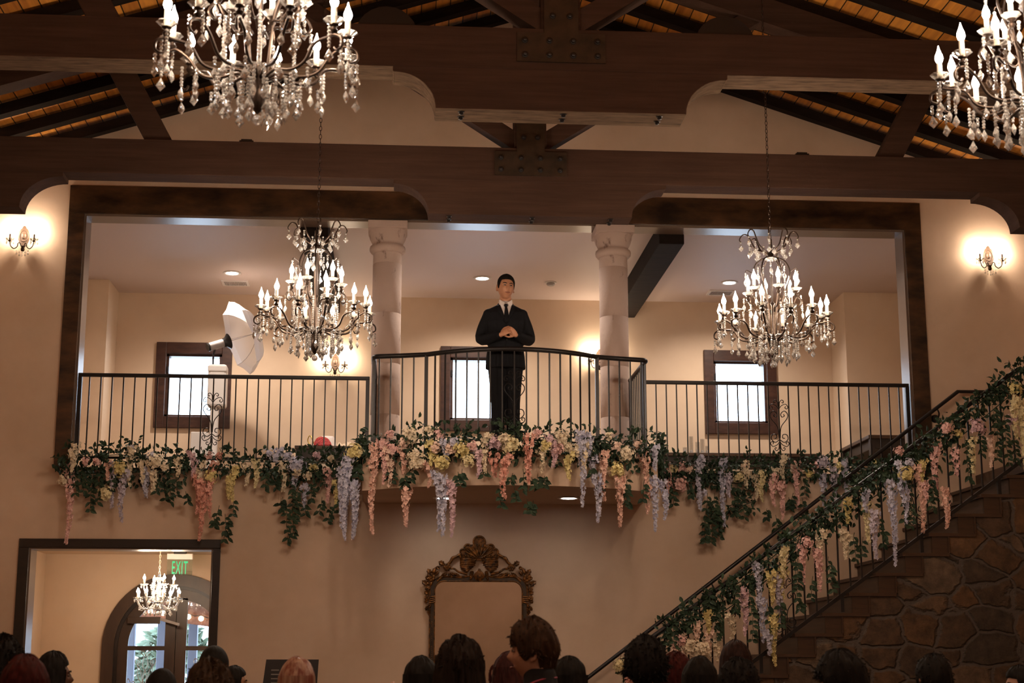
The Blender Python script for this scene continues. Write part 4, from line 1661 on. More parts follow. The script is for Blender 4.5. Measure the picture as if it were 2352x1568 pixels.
q = at(740, 1030, 3.5)
hx = at(742, 1025, 3.5).x
bg_ = thing('handbag', (hx, 3.41, 4.32), 'red sequinned handbag in front of the white hat on the loft table', 'bag')
prof = [(-.115, 0), (.12, 0), (.105, .05), (.07, .105), (.02, .125), (-.04, .13), (-.085, .10), (-.11, .05)]
MB().prism([(hx + a, 4.32 + b) for a, b in prof], 3.37, 3.45).build('body', mat('red_sequin_cloth', (.55, .01, .012), .25, spec=1, noise=(90, 2, (.32, .004, .006), (.75, .03, .03), .4, .6), bump=(120, .8)), bg_, bevel=.02)
MB().tube(catmull([(hx - .11, 3.41, 4.36), (hx - .16, 3.41, 4.46), (hx - .19, 3.41, 4.40), (hx - .15, 3.41, 4.33)], 5), .008, 6).build('handle', mat('gold_chain', (.5, .36, .1), .3, .9), bg_, 60)
ht = thing('cowboy_hat', (at(752, 1020, 3.62).x, 3.66, 4.32), 'white cowboy hat with a red band on the loft table', 'hat')
hx = at(752, 1020, 3.62).x
MB().loft([(4.335, .115, .10, hx, 3.66), (4.40, .11, .095, hx, 3.66), (4.46, .095, .08, hx, 3.66), (4.49, .075, .05, hx, 3.66), (4.485, .04, .02, hx, 3.66)], 24).build('crown', M['shirt'], ht, 60)
vs, fs = [], []
for i in range(4):
    for k in range(28):
        a = 2 * PI * k / 28
        r_ = .108 + .075 * i / 3
        vs.append((hx + r_ * 1.12 * math.cos(a), 3.66 + r_ * .9 * math.sin(a), 4.33 + .05 * (i / 3) ** 2 * abs(math.cos(a)) ** 2))
for i in range(3):
    for k in range(28):
        fs.append((i * 28 + k, i * 28 + (k + 1) % 28, (i + 1) * 28 + (k + 1) % 28, (i + 1) * 28 + k))
o = MB().add(vs, fs).build('brim', M['shirt'], ht, 60)
sm = o.modifiers.new('thickness', 'SOLIDIFY')
sm.thickness = .005
MB().loft([(4.335, .118, .103, hx, 3.66), (4.36, .117, .102, hx, 3.66)], 24, False).build('hat_band', mat('red_band', (.4, .05, .06), .6), ht, 60)
px_ = at(793, 1020, 3.6).x
cl = thing('folded_cloth', (px_, 3.6, 4.32), 'crumpled cream cloth lying on the loft table right of the hat', 'cloth')
vs, fs = [], []
for i in range(13):
    for j in range(9):
        x, y = i / 12 - .5, j / 8 - .5
        e_ = (1 - (2 * x) ** 4) * (1 - (2 * y) ** 4)
        vs.append((px_ + x * .24, 3.6 + y * .3, 4.322 + e_ * (.065 + .028 * math.sin(9 * x + 5 * y) + .012 * math.sin(23 * x - 9 * y))))
for i in range(12):
    for j in range(8):
        fs.append((i * 9 + j, i * 9 + j + 1, (i + 1) * 9 + j + 1, (i + 1) * 9 + j))
cm = mat('cream_cloth', (.62, .5, .36), .8)
MB().add(vs, fs).build('upper_fold', cm, cl, 60)
MB().box(px_ - .11, px_ + .11, 3.46, 3.74, 4.32, 4.335).build('lower_fold', cm, cl, bevel=.006)

GL = pane_material('thin_clear_glass', (.93, .94, .95), .14)
for px, top, r_, lab in ((1573, 1027, .028, 'shortest candle glass at the left end of its cluster on the long table'), (1587, 1002, .028, 'tallest candle glass in the cluster on the long table'),
                         (1602, 1015, .030, 'middle candle glass in front in the cluster on the long table'), (1613, 1008, .030, 'second tallest candle glass, right of the tallest'), (1624, 1024, .026, 'short candle glass at the right end of its cluster')):
    y = 3.55 if px not in (1602, 1573) else 3.49
    p = at(px, top, y)
    g_ = thing('candle_glass', (p.x, y, 4.30), lab, 'candle holder', 'glass candle holders on the long table')
    MB().lathe([(r_, 4.302), (r_, max(p.z, 4.36)), (r_ - .002, max(p.z, 4.36)), (r_ - .002, 4.306), (.002, 4.306)], 16, (p.x, y, 0), cap=False).build('glass_cylinder', GL, g_, 50)
    MB().lathe([(r_ * .7, 4.307), (r_ * .7, 4.34), (.002, 4.345)], 14, (p.x, y, 0)).build('candle', M['white_paint'], g_, 50)

p = at(1529, 1023, 3.6)
cu = thing('drinking_cup', (p.x, 3.6, 4.30), 'clear cup standing alone left of the candle glasses on the long table', 'cup')
MB().lathe([(.026, 4.301), (.036, p.z), (.034, p.z), (.024, 4.306), (.002, 4.306)], 16, (p.x, 3.6, 0), cap=False).build('cup_wall', GL, cu, 50)

# poster on an easel at the foot of the left wall
EY = -.9
a, b = at(612, 1514, EY), at(648, 1514, EY)
es = thing('easel_sign', (a.x + .18, EY, 0), 'black framed sign board with pale print on an easel behind the pink haired guest', 'sign')
tilt = (at(600, 1568, EY).x - a.x) / (a.z - at(600, 1568, EY).z)
fr_ = MB()
zt, zb = a.z, .75
sh = tilt * (zt - zb) * .25
mb = MB().prism([(a.x, zt), (a.x + .5, zt), (a.x + .5 + sh, zb), (a.x + sh - .06, zb)], EY - .02, EY)
mb.build('board', mat('black_sign_board', (.025, .022, .022), .4), es)
mb = MB()
rn = random.Random(3)
for c_ in range(3):
    for r_ in range(14):
        x = a.x + .05 + c_ * .145
        z = zt - .10 - r_ * .04
        mb.box(x, x + .06 + .06 * rn.random(), EY - .0215, EY - .02, z - .006, z + .006)
mb.build('printed_lines', mat('grey_print', (.2, .19, .18), .6), es)
for x in (.1, .4):
    MB().tube([(a.x + x, EY + .015, zb - .05), (a.x + x * 1.4 - .08, EY + .03, .0)], .015, 6).build('easel_leg', M['black'], es, 60)
MB().tube([(a.x + .25, EY + .01, zt - .2), (a.x + .25, EY + .5, .01)], .015, 6).build('easel_leg', M['black'], es, 60)
MB().box(a.x - .02, a.x + .52, EY - .05, EY + .02, zb - .06, zb).build('ledge', M['black'], es)

# ================================================================ FLOWER GARLANDS
RN = random.Random(21)


def rv(s=1.0):
    return Vector((RN.uniform(-s, s), RN.uniform(-s, s), RN.uniform(-s, s)))


def floret(mb, p, d, s):
    s *= .92
    d = d.normalized()
    e1 = d.orthogonal().normalized()
    e2 = d.cross(e1)
    a0 = RN.uniform(0, 6)
    vs, fs = [], []
    for k in range(4):
        a = a0 + PI / 2 * k + RN.uniform(-.2, .2)
        e = e1 * math.cos(a) + e2 * math.sin(a)
        f = e2 * math.cos(a) - e1 * math.sin(a)
        q = len(vs)
        vs += [p, p + (e * .5 + f * .42 + d * .28) * s, p + (e * 1.0 + d * .30) * s, p + (e * .5 - f * .42 + d * .28) * s]
        fs.append((q, q + 1, q + 2, q + 3))
    mb.add(vs, fs)


def leaf(mb, p, d, n, l, w_):
    d = d.normalized()
    s = d.cross(n)
    if s.length < 1e-4: s = d.orthogonal()
    s.normalize()
    n = s.cross(d)
    c = n * l * .12
    vs = [p, p + d * l * .3 + s * w_ * .48 + c, p + d * l * .65 + s * w_ * .42 + c * .7, p + d * l - n * l * .12, p + d * l * .65 - s * w_ * .42 + c * .7, p + d * l * .3 - s * w_ * .48 + c,
          p + d * l * .33, p + d * l * .66]
    mb.add(vs, [(0, 6, 1), (1, 6, 7, 2), (2, 7, 3), (0, 5, 6), (5, 4, 7, 6), (4, 3, 7)])


def strand(parent, p, length, col, r=.048, label=None):
    mb = MB()
    p = Vector(p)
    n = max(16, int(length / .0048))
    sw = Vector((RN.uniform(-.03, .03), RN.uniform(-.015, .015), 0))
    for i in range(n):
        t_ = i / (n - 1)
        rr = r * (.75 + .25 * math.sin(PI * min(1, t_ * 2 + .2))) * (1 - .72 * t_ ** 1.25)
        c = p + Vector((0, 0, -length * t_)) + sw * math.sin(2.6 * t_) * 1.4
        a = RN.uniform(0, 2 * PI)
        o = Vector((math.cos(a), math.sin(a), 0))
        s = .031 * (1 - .45 * t_) * RN.uniform(.8, 1.2)
        floret(mb, c + o * rr * RN.uniform(.25, .85), o + Vector((0, 0, RN.uniform(-.7, .3))) + Vector((0, -.3, 0)), s)
    mb.tube([p, p + Vector((0, 0, -length * .5)) + sw * 1.3, p + Vector((0, 0, -length)) + sw * .7], .003, 4)
    return mb.build('flower_strand', M[col], parent, fix=False)


def vine(parent, p, length):
    mb = MB()
    p = Vector(p)
    k = RN.uniform(-.25, .25)
    pts = [p]
    n = max(4, int(length / .038))
    for i in range(n):
        pts.append(pts[-1] + Vector((k * .016 + RN.uniform(-.008, .008), RN.uniform(-.006, .006), -length / n)))
    mb.tube(pts, .0025, 4)
    for i, q in enumerate(pts[1:]):
        for s in ((-1, 1) if i % 2 else (1,)):
            d = Vector((s * RN.uniform(.4, 1.1), RN.uniform(-.6, .1), -RN.uniform(.2, 1.0)))
            leaf(mb, q, d, Vector((RN.uniform(-.4, .4), -1, RN.uniform(-.2, .6))), RN.uniform(.056, .082), RN.uniform(.032, .046))
    return mb.build('leafy_vine', M['leaf'], parent, fix=False)


def foliage(parent, path, rad, per_m, up=.35, sprig=.12, squash=1.0):
    mb = MB()
    mb.tube(path, .005, 5)
    P = [Vector(p) for p in path]
    for i in range(len(P) - 1):
        a, b = P[i], P[i + 1]
        ln = (b - a).length
        for k in range(int(ln * per_m * .78)):
            q = a + (b - a) * RN.random()
            an = RN.uniform(0, 2 * PI)
            o = Vector((RN.uniform(-.3, .3), math.cos(an) * .8, math.sin(an) * squash))
            rr = rad * math.sqrt(RN.random()) * (.55 + .9 * max(0, .5 + mnoise.noise(q * 4.3)))
            if RN.random() < .35 and o.z > .5: o.z *= .3
            pos = q + o * rr
            if pos.y > -.03 and q.y > -.3 and abs(pos.z - 3.6) < .9 and not parent.get('free'): pos.y = -.03 - RN.random() * .05
            d = o + rv(.9) + Vector((0, -.35, up - .75))
            leaf(mb, pos, d, rv(.7) + Vector((0, -.8, .5)), RN.uniform(.05, .078), RN.uniform(.028, .042))
        for k in range(int(ln * 1.8 + RN.random())):
            q = a + (b - a) * RN.random() + Vector((0, -.03, rad * .6))
            h = RN.uniform(.03, sprig)
            e_ = Vector((RN.uniform(-.5, .5), RN.uniform(-.2, .1), 1)).normalized()
            for j in range(4):
                leaf(mb, q + e_ * h * (j + 1) / 4, e_ * .5 + Vector((RN.uniform(-1, 1), RN.uniform(-.5, .3), RN.uniform(-.1, .5))), rv(.6) + Vector((0, -.8, .3)), RN.uniform(.04, .06), RN.uniform(.022, .032))
            mb.tube([q, q + e_ * h], .002, 4)
    o = mb.build('foliage', M['leaf'], parent, fix=False)
    o['kind'] = 'stuff'
    return o


def cluster(parent, p, r, col):
    mb = MB()
    for k in range(int(34 * (r / .07) ** 2)):
        d = rv(1) + Vector((0, -.5, .1))
        d.normalize()
        floret(mb, Vector(p) + d * r * RN.uniform(.5, 1), d, RN.uniform(.02, .028))
    mb.ball(p, r * .5, 10, 8)
    return mb.build('blossom_cluster', M[col], parent, fix=False)


def px_strands(g, lst, ox, oy, s, yfun, rfun=None):
    for x, y0, y1, col in lst:
        px, p0, p1 = ox + x / s, oy + y0 / s, oy + y1 / s
        Y = yfun(px, p0)
        a, b = at(px, p0, Y), at(px, p1, Y)
        ln = max(.05, a.z - b.z)
        if ln < .2:
            cluster(g, (a.x, a.y, (a.z + b.z) / 2), max(.05, ln * .55), col)
        else:
            strand(g, a, ln, col, RN.uniform(.055, .072))


def px_vines(g, lst, ox, oy, s, yfun):
    for x, y0, y1 in lst:
        px, p0, p1 = ox + x / s, oy + y0 / s, oy + y1 / s
        Y = yfun(px, p0)
        a, b = at(px, p0, Y), at(px, p1, Y)
        vine(g, a, max(.08, a.z - b.z))


rightY = lambda px, py: (-.15 if px < 1800 else -.07) - RN.random() * .05
wallY = lambda px, py: -.15 - RN.random() * .09

gl = thing('flower_garland', (-1.9, -.1, 3.6), 'garland of pastel wisteria and leaves along the foot of the left loft railing', 'flower garland', 'wisteria garlands')
foliage(gl, [(-3.5, -.12, 3.68), (-2.9, -.14, 3.72), (-2.2, -.13, 3.69), (-1.5, -.14, 3.66), (-.9, -.15, 3.66), (-.4, -.2, 3.70)], .115, 430, squash=1.25)
foliage(gl, [(-3.45, -.10, 3.52), (-2.6, -.11, 3.55), (-2.2, -.11, 3.54)], .10, 230, sprig=.05, squash=1.2)
foliage(gl, [(-1.4, -.10, 3.55), (-.9, -.11, 3.52), (-.4, -.14, 3.52)], .10, 230, sprig=.05, squash=1.2)
px_strands(gl, [(175, 330, 890, 'pink'), (200, 230, 380, 'cream'), (235, 180, 330, 'cream'), (140, 400, 480, 'cream'), (300, 290, 330, 'pink'), (380, 290, 330, 'pink'), (460, 300, 440, 'salmonpink'), (505, 310, 640, 'lav'), (545, 300, 420, 'yellow'), (590, 370, 740, 'lav'),
                (450, 480, 590, 'paleyellow'), (640, 200, 480, 'cream'), (700, 300, 460, 'cream'), (745, 350, 560, 'blue'), (775, 370, 540, 'cream'), (800, 250, 380, 'cream'), (860, 330, 380, 'cream'), (945, 280, 420, 'cream'), (1050, 240, 420, 'pinklav'), (1110, 430, 870, 'salmon'),
                (1130, 310, 470, 'cream'), (1160, 480, 670, 'salmon'), (1215, 310, 710, 'salmon'), (1255, 250, 300, 'salmon'), (1085, 400, 680, 'salmon'), (1190, 370, 470, 'yellow'), (1370, 340, 590, 'yellow'), (1330, 400, 570, 'yellow'), (1440, 330, 480, 'cream'), (1505, 300, 490, 'paleyellow'),
                (1600, 220, 270, 'blue'), (1680, 200, 290, 'blue'), (1740, 240, 310, 'blue'), (1645, 250, 310, 'blue'), (1700, 320, 520, 'cream'), (1800, 270, 400, 'blue'), (1850, 470, 650, 'blue'), (1790, 380, 520, 'blue'), (1945, 240, 285, 'pinklav'), (2020, 370, 600, 'pink'), (2075, 450, 610, 'yellow'),
                (1920, 330, 380, 'yellow'), (2040, 280, 310, 'cream'), (1800, 360, 410, 'cream'), (2130, 330, 640, 'blue'), (2150, 330, 840, 'blue'), (2195, 440, 860, 'blue'), (620, 205, 240, 'blue'), (770, 250, 290, 'blue'), (1180, 255, 290, 'pink'), (1880, 380, 440, 'cream')],
           100, 960, 3.095, wallY)
px_vines(gl, [(270, 350, 540), (220, 420, 530), (360, 380, 650), (320, 340, 480), (430, 340, 600), (480, 380, 500), (820, 420, 520), (890, 380, 590), (940, 420, 550), (860, 450, 570), (1010, 520, 590), (1250, 620, 760), (1290, 680, 860), (1320, 700, 850), (1350, 560, 680), (1580, 360, 500), (1660, 420, 490), (1700, 560, 640),
              (1760, 450, 640), (1720, 620, 880), (1770, 600, 840), (1820, 470, 720), (1860, 600, 680), (1900, 480, 570), (1980, 560, 660), (2040, 600, 740), (2090, 560, 660), (1690, 570, 650), (1210, 700, 760)], 100, 960, 3.095, wallY)


def bowY(px, py):
    x = at(px, py, -1.4).x
    return arcy(min(max(x, -.34), 2.52)) - .10 - RN.random() * .08


gm = thing('flower_garland', (1.09, -1.5, 3.6), 'garland of pastel wisteria and leaves hung round the bowed balcony', 'flower garland', 'wisteria garlands')
gm['free'] = 1
bp_ = [(-.42, -.35, 3.66), (-.42, -.8, 3.68), (-.36, -1.2, 3.70)] + [(x, arcy(x) - .03, 3.70 + .03 * math.sin(5 * x)) for x in [-.2 + .26 * k for k in range(11)]] + [(2.56, -1.2, 3.70), (2.62, -.8, 3.68), (2.62, -.35, 3.66)]
foliage(gm, bp_, .125, 400, sprig=.11, squash=1.2)
foliage(gm, [(x, arcy(x) - .05, 3.56) for x in [-.3 + .28 * k for k in range(11)]], .09, 170, sprig=.03)
del gm['free']
px_strands(gm, [(60, 260, 840, 'blue'), (25, 420, 760, 'blue'), (95, 430, 830, 'blue'), (100, 180, 300, 'yellow'), (140, 220, 270, 'paleyellow'), (250, 170, 800, 'salmonpink'), (300, 150, 460, 'pink'), (330, 200, 470, 'pinkcream'), (365, 160, 270, 'pink'), (430, 200, 390, 'salmonpink'), (465, 480, 750, 'salmonpink'),
                (455, 130, 230, 'pinkcream'), (490, 60, 180, 'cream'), (350, 95, 140, 'pink'), (540, 240, 380, 'cream'), (500, 220, 290, 'cream'), (610, 60, 110, 'cream'), (620, 160, 330, 'yellow'), (605, 310, 480, 'salmonpink'), (660, 160, 250, 'pinkcream'), (690, 90, 140, 'pink'), (670, 370, 780, 'blue'), (720, 150, 320, 'blue'),
                (715, 400, 810, 'blue'), (765, 430, 820, 'pinklav'), (705, 250, 380, 'yellow'), (770, 170, 270, 'pinkcream'), (850, 160, 280, 'yellow'), (885, 250, 350, 'paleyellow'), (920, 175, 210, 'pink'), (940, 210, 410, 'pinklav'), (790, 130, 200, 'blue'), (1030, 110, 380, 'cream'), (1075, 110, 240, 'pinklav'), (1080, 250, 410, 'salmon'),
                (1130, 105, 190, 'cream'), (1190, 120, 260, 'paleyellow'), (1160, 260, 560, 'salmon'), (1150, 180, 230, 'cream'), (1310, 110, 450, 'salmon'), (1370, 90, 130, 'pink'), (1390, 210, 380, 'cream'), (1430, 150, 230, 'yellow'), (1460, 120, 340, 'pinklav'), (1510, 170, 260, 'pink'), (1540, 80, 200, 'cream'), (1570, 170, 240, 'cream'),
                (1600, 250, 430, 'yellow'), (1620, 180, 280, 'cream'), (1665, 90, 610, 'blue'), (1690, 180, 360, 'cream'), (1720, 100, 260, 'blue'), (1755, 260, 430, 'blue'), (1775, 380, 720, 'blue'), (1840, 230, 570, 'salmonpink'), (1870, 110, 160, 'cream'), (1920, 310, 420, 'yellow'), (1940, 390, 750, 'salmonpink'), (1980, 190, 310, 'cream'),
                (1920, 170, 220, 'pinkcream'), (2060, 150, 230, 'pinkcream'), (2095, 240, 460, 'salmonpink'), (2135, 460, 660, 'salmonpink'), (2190, 190, 360, 'blue'), (2180, 410, 780, 'blue'), (2230, 420, 700, 'blue')], 780, 960, 3.0154, bowY)
px_vines(gm, [(360, 330, 430), (340, 330, 400), (470, 400, 470), (450, 380, 450), (850, 350, 460), (820, 370, 400), (990, 330, 390), (1110, 430, 610), (1200, 380, 420), (1210, 480, 560), (1270, 350, 500), (1300, 560, 640), (1340, 570, 650), (1370, 390, 470), (1330, 410, 450), (1420, 400, 460), (1750, 330, 380), (1820, 420, 470),
              (1990, 400, 610), (1970, 440, 600), (2110, 430, 560), (510, 340, 420), (130, 300, 390)], 780, 960, 3.0154, bowY)
# greenery standing up on the balcony floor by the man's shoes
foliage_pts = [(.86, -1.56, 3.78), (1.1, -1.58, 3.80), (1.2, -1.57, 3.78)]
foliage(gm, foliage_pts, .10, 300, sprig=.2)

gr = thing('flower_garland', (4.1, -.1, 3.6), 'garland of pastel wisteria and leaves along the foot of the right loft railing', 'flower garland', 'wisteria garlands')
foliage(gr, [(2.6, -.2, 3.66), (3.1, -.14, 3.64), (3.7, -.12, 3.66), (4.3, -.09, 3.67), (4.9, -.07, 3.66), (5.6, -.07, 3.66)], .12, 430, sprig=.13, squash=1.2)
foliage(gr, [(2.8, -.10, 3.52), (3.6, -.11, 3.48), (3.9, -.11, 3.52)], .10, 240, sprig=.03)
foliage(gr, [(3.25, -.10, 3.25), (3.35, -.11, 3.0), (3.45, -.11, 3.2), (3.75, -.11, 3.3)], .10, 150, sprig=.02)
px_strands(gr, [(95, 560, 700, 'pink'), (130, 570, 610, 'paleyellow'), (175, 560, 610, 'pink'), (160, 620, 700, 'pink'), (200, 575, 620, 'pinkcream'), (260, 530, 720, 'blue'), (270, 690, 780, 'blue'), (360, 540, 850, 'blue'), (385, 610, 720, 'lav'), (460, 560, 680, 'cream'), (500, 610, 730, 'cream'), (545, 600, 740, 'paleyellow'),
                (600, 590, 700, 'cream'), (640, 530, 640, 'cream'), (625, 650, 820, 'pink'), (600, 620, 760, 'pink'), (700, 560, 770, 'pink'), (685, 555, 600, 'pinkcream'), (775, 560, 590, 'pink'), (750, 590, 640, 'yellow'), (815, 530, 590, 'lav'), (815, 610, 760, 'blue'), (870, 570, 760, 'lav'), (910, 550, 720, 'blue'), (885, 560, 600, 'yellow'),
                (430, 600, 650, 'paleyellow'), (1055, 555, 580, 'yellow'), (460, 555, 590, 'pinkcream')], 1480, 780, 1.9897, rightY)
px_vines(gr, [(130, 640, 750), (110, 650, 720), (210, 660, 710), (290, 700, 910), (275, 800, 915), (310, 800, 920), (330, 740, 900), (320, 700, 820), (410, 700, 800), (440, 700, 810), (430, 640, 720), (560, 770, 810), (600, 800, 860), (680, 700, 760), (735, 640, 700), (640, 860, 900), (720, 720, 790), (660, 720, 770)], 1480, 780, 1.9897, rightY)

gs = thing('flower_garland', (4.3, YR, 3), 'garland of pastel wisteria and leaves climbing the stair railing', 'flower garland', 'wisteria garlands')
gs['free'] = 1
gp = []
for k in range(25):
    x = 2.45 + (6.35 - 2.45) * k / 24
    gp.append((x, YR - .05, nosz(min(x, 6.15)) + .88 + .03 * math.sin(3.3 * x)))
foliage(gs, gp, .125, 470, sprig=.12, squash=1.1)
gp2 = [(x, y, z - .17) for x, y, z in gp]
foliage(gs, gp2[::2], .12, 90, sprig=.03)
del gs['free']
stY = lambda px, py: YR - .12 - RN.random() * .08
px_strands(gs, [(925, 730, 840, 'yellow'), (1020, 690, 790, 'blue'), (1025, 740, 930, 'paleyellow'), (1055, 780, 1000, 'lav'), (1120, 640, 1030, 'blue'), (1160, 560, 700, 'blue'), (1180, 650, 840, 'blue'), (1195, 580, 650, 'yellow'), (1250, 580, 880, 'salmonpink'), (1275, 550, 660, 'yellow'), (1285, 640, 740, 'pink'),
                (1335, 480, 700, 'pink'), (1365, 680, 860, 'salmonpink'), (1420, 500, 620, 'pink'), (1375, 380, 440, 'pink'), (1430, 415, 450, 'yellow'), (1500, 450, 610, 'paleyellow'), (1515, 360, 440, 'pinklav'), (1570, 420, 580, 'pinkcream'), (1690, 190, 260, 'yellow'), (1722, 280, 600, 'paleyellow'), (1700, 260, 450, 'paleyellow'), (1670, 340, 400, 'pinklav'),
                (1160, 490, 530, 'pink'), (740, 900, 960, 'pink'), (720, 940, 1120, 'pink'), (790, 950, 1150, 'pink'), (820, 870, 990, 'cream'), (910, 870, 1000, 'cream'), (945, 890, 1000, 'cream'), (640, 950, 1080, 'paleyellow'), (640, 1040, 1180, 'yellow'), (515, 1020, 1210, 'blue'), (535, 1180, 1380, 'blue'), (565, 1330, 1440, 'blue'),
                (580, 1060, 1210, 'yellow'), (605, 1080, 1290, 'lav'), (595, 1250, 1490, 'yellow'), (440, 1130, 1350, 'pinklav'), (385, 1250, 1370, 'cream'), (290, 1240, 1340, 'yellow'), (240, 1290, 1400, 'pinkcream'), (160, 1350, 1420, 'pink'), (210, 1360, 1450, 'cream'), (325, 1370, 1470, 'cream'), (300, 1320, 1420, 'pinkcream'), (1210, 540, 590, 'blue'),
                (260, 1370, 1470, 'cream'), (150, 1400, 1480, 'pinkcream')], 1480, 780, 1.9897, stY)
px_vines(gs, [(700, 1000, 1120), (690, 1050, 1180), (850, 1020, 1140), (840, 990, 1090), (770, 1080, 1180), (960, 880, 1000), (1000, 900, 980), (1070, 800, 880), (1090, 860, 930), (1200, 700, 840), (1220, 730, 850), (1290, 640, 780), (1310, 600, 720), (1400, 480, 600), (1460, 440, 640), (1480, 420, 560), (1540, 380, 520), (1610, 350, 540),
              (1640, 330, 560), (1590, 300, 420), (1690, 420, 560), (560, 1200, 1360), (620, 1180, 1300), (480, 1060, 1250), (500, 1240, 1370), (350, 1180, 1330), (330, 1230, 1360), (710, 1180, 1230), (410, 1100, 1230), (300, 1150, 1260), (220, 1200, 1330), (130, 1290, 1400), (100, 1300, 1380)], 1480, 780, 1.9897, stY)
q = at(1432, 1535, -1.7)
bq = thing('flower_bouquet', (q.x, -1.7, q.z), 'yellow and pink bouquet on a stand at the start of the stair railing', 'flowers')
cluster(bq, q + Vector((-.02, 0, .02)), .085, 'paleyellow')
cluster(bq, q + Vector((.06, .02, -.10)), .07, 'salmon')
cluster(bq, q + Vector((.02, .02, -.2)), .08, 'pink')
vine(bq, q + Vector((-.02, .02, .12)), .14)
vine(bq, q + Vector((.05, .0, .10)), .3)
vine(bq, q + Vector((.0, .02, -.05)), .6)
vine(bq, q + Vector((.09, .02, -.05)), 1.2)
q0 = at(1440, 1560, -1.62)
MB().tube([(q.x + .05, -1.66, q.z - .1), (q.x + .05, -1.66, 0)], .03, 8).build('stand_pole', M['iron'], bq, 60)
MB().lathe([(.16, 0), (.16, .02), (.03, .03)], 18, (q.x + .05, -1.66, 0)).build('stand_base', M['iron'], bq, 40)

# ================================================================ PEOPLE
def head_point(az, ph, grow=0.0, face=True):
    """a head centred at the origin facing -y; az from the front, ph elevation"""
    dx, dy, dz = math.sin(az) * math.cos(ph), -math.cos(az) * math.cos(ph), math.sin(ph)
    x, y, z = dx * .079, dy * .094, dz * .115
    if dz < 0:
        x *= 1 - .27 * (-dz) ** 1.8
        if dy > 0: y *= 1 - .42 * (-dz)
    if dy < 0: y *= .95
    if dz > .3: x *= 1 + .04 * dz
    if face and dy < 0:
        G = lambda a, b: math.exp(-a * a - b * b)
        y -= .026 * G(x / .013, (z + .018) / .024) + .012 * G(x / .010, (z - .012) / .03)
        for s in (-1, 1):
            y += .009 * G((x - s * .031) / .017, (z - .012) / .010)
            y -= .005 * G((x - s * .030) / .024, (z - .034) / .009)
            y -= .005 * G((x - s * .043) / .02, (z + .02) / .02)
        y -= .009 * G(x / .022, (z + .060) / .008) + .006 * G(x / .02, (z + .072) / .007)
        y += .004 * G(x / .03, (z + .083) / .008)
        y -= .010 * G(x / .024, (z + .102) / .016)
    q = Vector((x, y, z))
    return q + Vector((dx, dy, dz)) * grow


def head_mb(mb, c, rot, s=1.0, n=48, m=40):
    vs, fs = [], []
    for i in range(m + 1):
        ph = -PI / 2 + PI * i / m
        for k in range(n):
            az = -PI + 2 * PI * k / n
            vs.append(Vector(c) + rot @ (head_point(az, ph) * s))
    for i in range(m):
        for k in range(n):
            fs.append((i * n + k, i * n + (k + 1) % n, (i + 1) * n + (k + 1) % n, (i + 1) * n + k))
    mb.add(vs, fs)
    for q in (-1, 1):
        ear = []
        for k in range(9):
            a = R(-120) + R(240) * k / 8
            ear.append(Vector(c) + rot @ (Vector((q * (.078 + .012 * (k / 8) * 0 + .008), .012 + .020 * math.cos(a + PI) * -1, -.002 + .031 * math.sin(a))) * s))
        mb.tube(ear, .0065 * s, 6)
        e = MB().ball((q * .077, .014, -.002), (.008, .020, .030), 10, 8)
        mb.add([Vector(c) + rot @ (Vector(v) * s) for v in e.v], e.f)


def hand_mb(mb, wrist, d, n, side, curl=.35, s=1.0, spread=.12):
    d = Vector(d).normalized()
    n = (Vector(n) - d * Vector(n).dot(d)).normalized()
    sd = d.cross(n) * side
    w = Vector(wrist)
    vs, fs = [], []
    pal = [(0, .026, .019), (.02, .032, .019), (.05, .040, .018), (.078, .041, .015), (.092, .037, .012)]
    for t_, a, b in pal:
        for k in range(12):
            q = 2 * PI * k / 12
            vs.append(w + d * t_ * s + sd * a * math.cos(q) * s + n * b * math.sin(q) * s)
    for i in range(len(pal) - 1):
        for k in range(12):
            fs.append((i * 12 + k, i * 12 + (k + 1) % 12, (i + 1) * 12 + (k + 1) % 12, (i + 1) * 12 + k))
    fs.append(tuple(range(12))[::-1])
    fs.append(tuple(48 + k for k in range(12)))
    mb.add(vs, fs)
    for i, (o, l) in enumerate(((.030, .072), (.010, .082), (-.010, .076), (-.029, .060))):
        p = w + (d * .086 + sd * o) * s
        dr = (d + sd * o * spread * 10).normalized()
        path, rad = [p], [.0095 * s]
        c = curl * (1 + .12 * i)
        for j, f in enumerate((.45, .30, .25)):
            cs, sn = math.cos(c), math.sin(c)
            ax_ = dr.cross(n).normalized()
            dr = (Matrix.Rotation(-c if False else c, 3, ax_) @ dr)
            path.append(path[-1] + dr * l * f * s)
            rad.append((.0088 - .0009 * j) * s)
        mb.tube(catmull(path, 3), rad, 8)
    p = w + (d * .025 + sd * .028) * s
    dr = (d * .62 + sd * .72 + n * .25).normalized()
    p2 = p + dr * .042 * s
    dr2 = (d * .9 + sd * .25 + n * .35).normalized()
    mb.tube(catmull([p, p2, p2 + dr2 * .03 * s, p2 + (dr2 * .054 + n * .006) * s], 3), [.013 * s, .0105 * s, .0095 * s, .008 * s], 8)


def limb(mb, pts, radii, n=14):
    mb.tube(catmull(pts, 6), radii, n)
    for p, r in ((pts[0], radii[0]), (pts[-1], radii[-1])):
        mb.ball(p, r * .98, 12, 8)


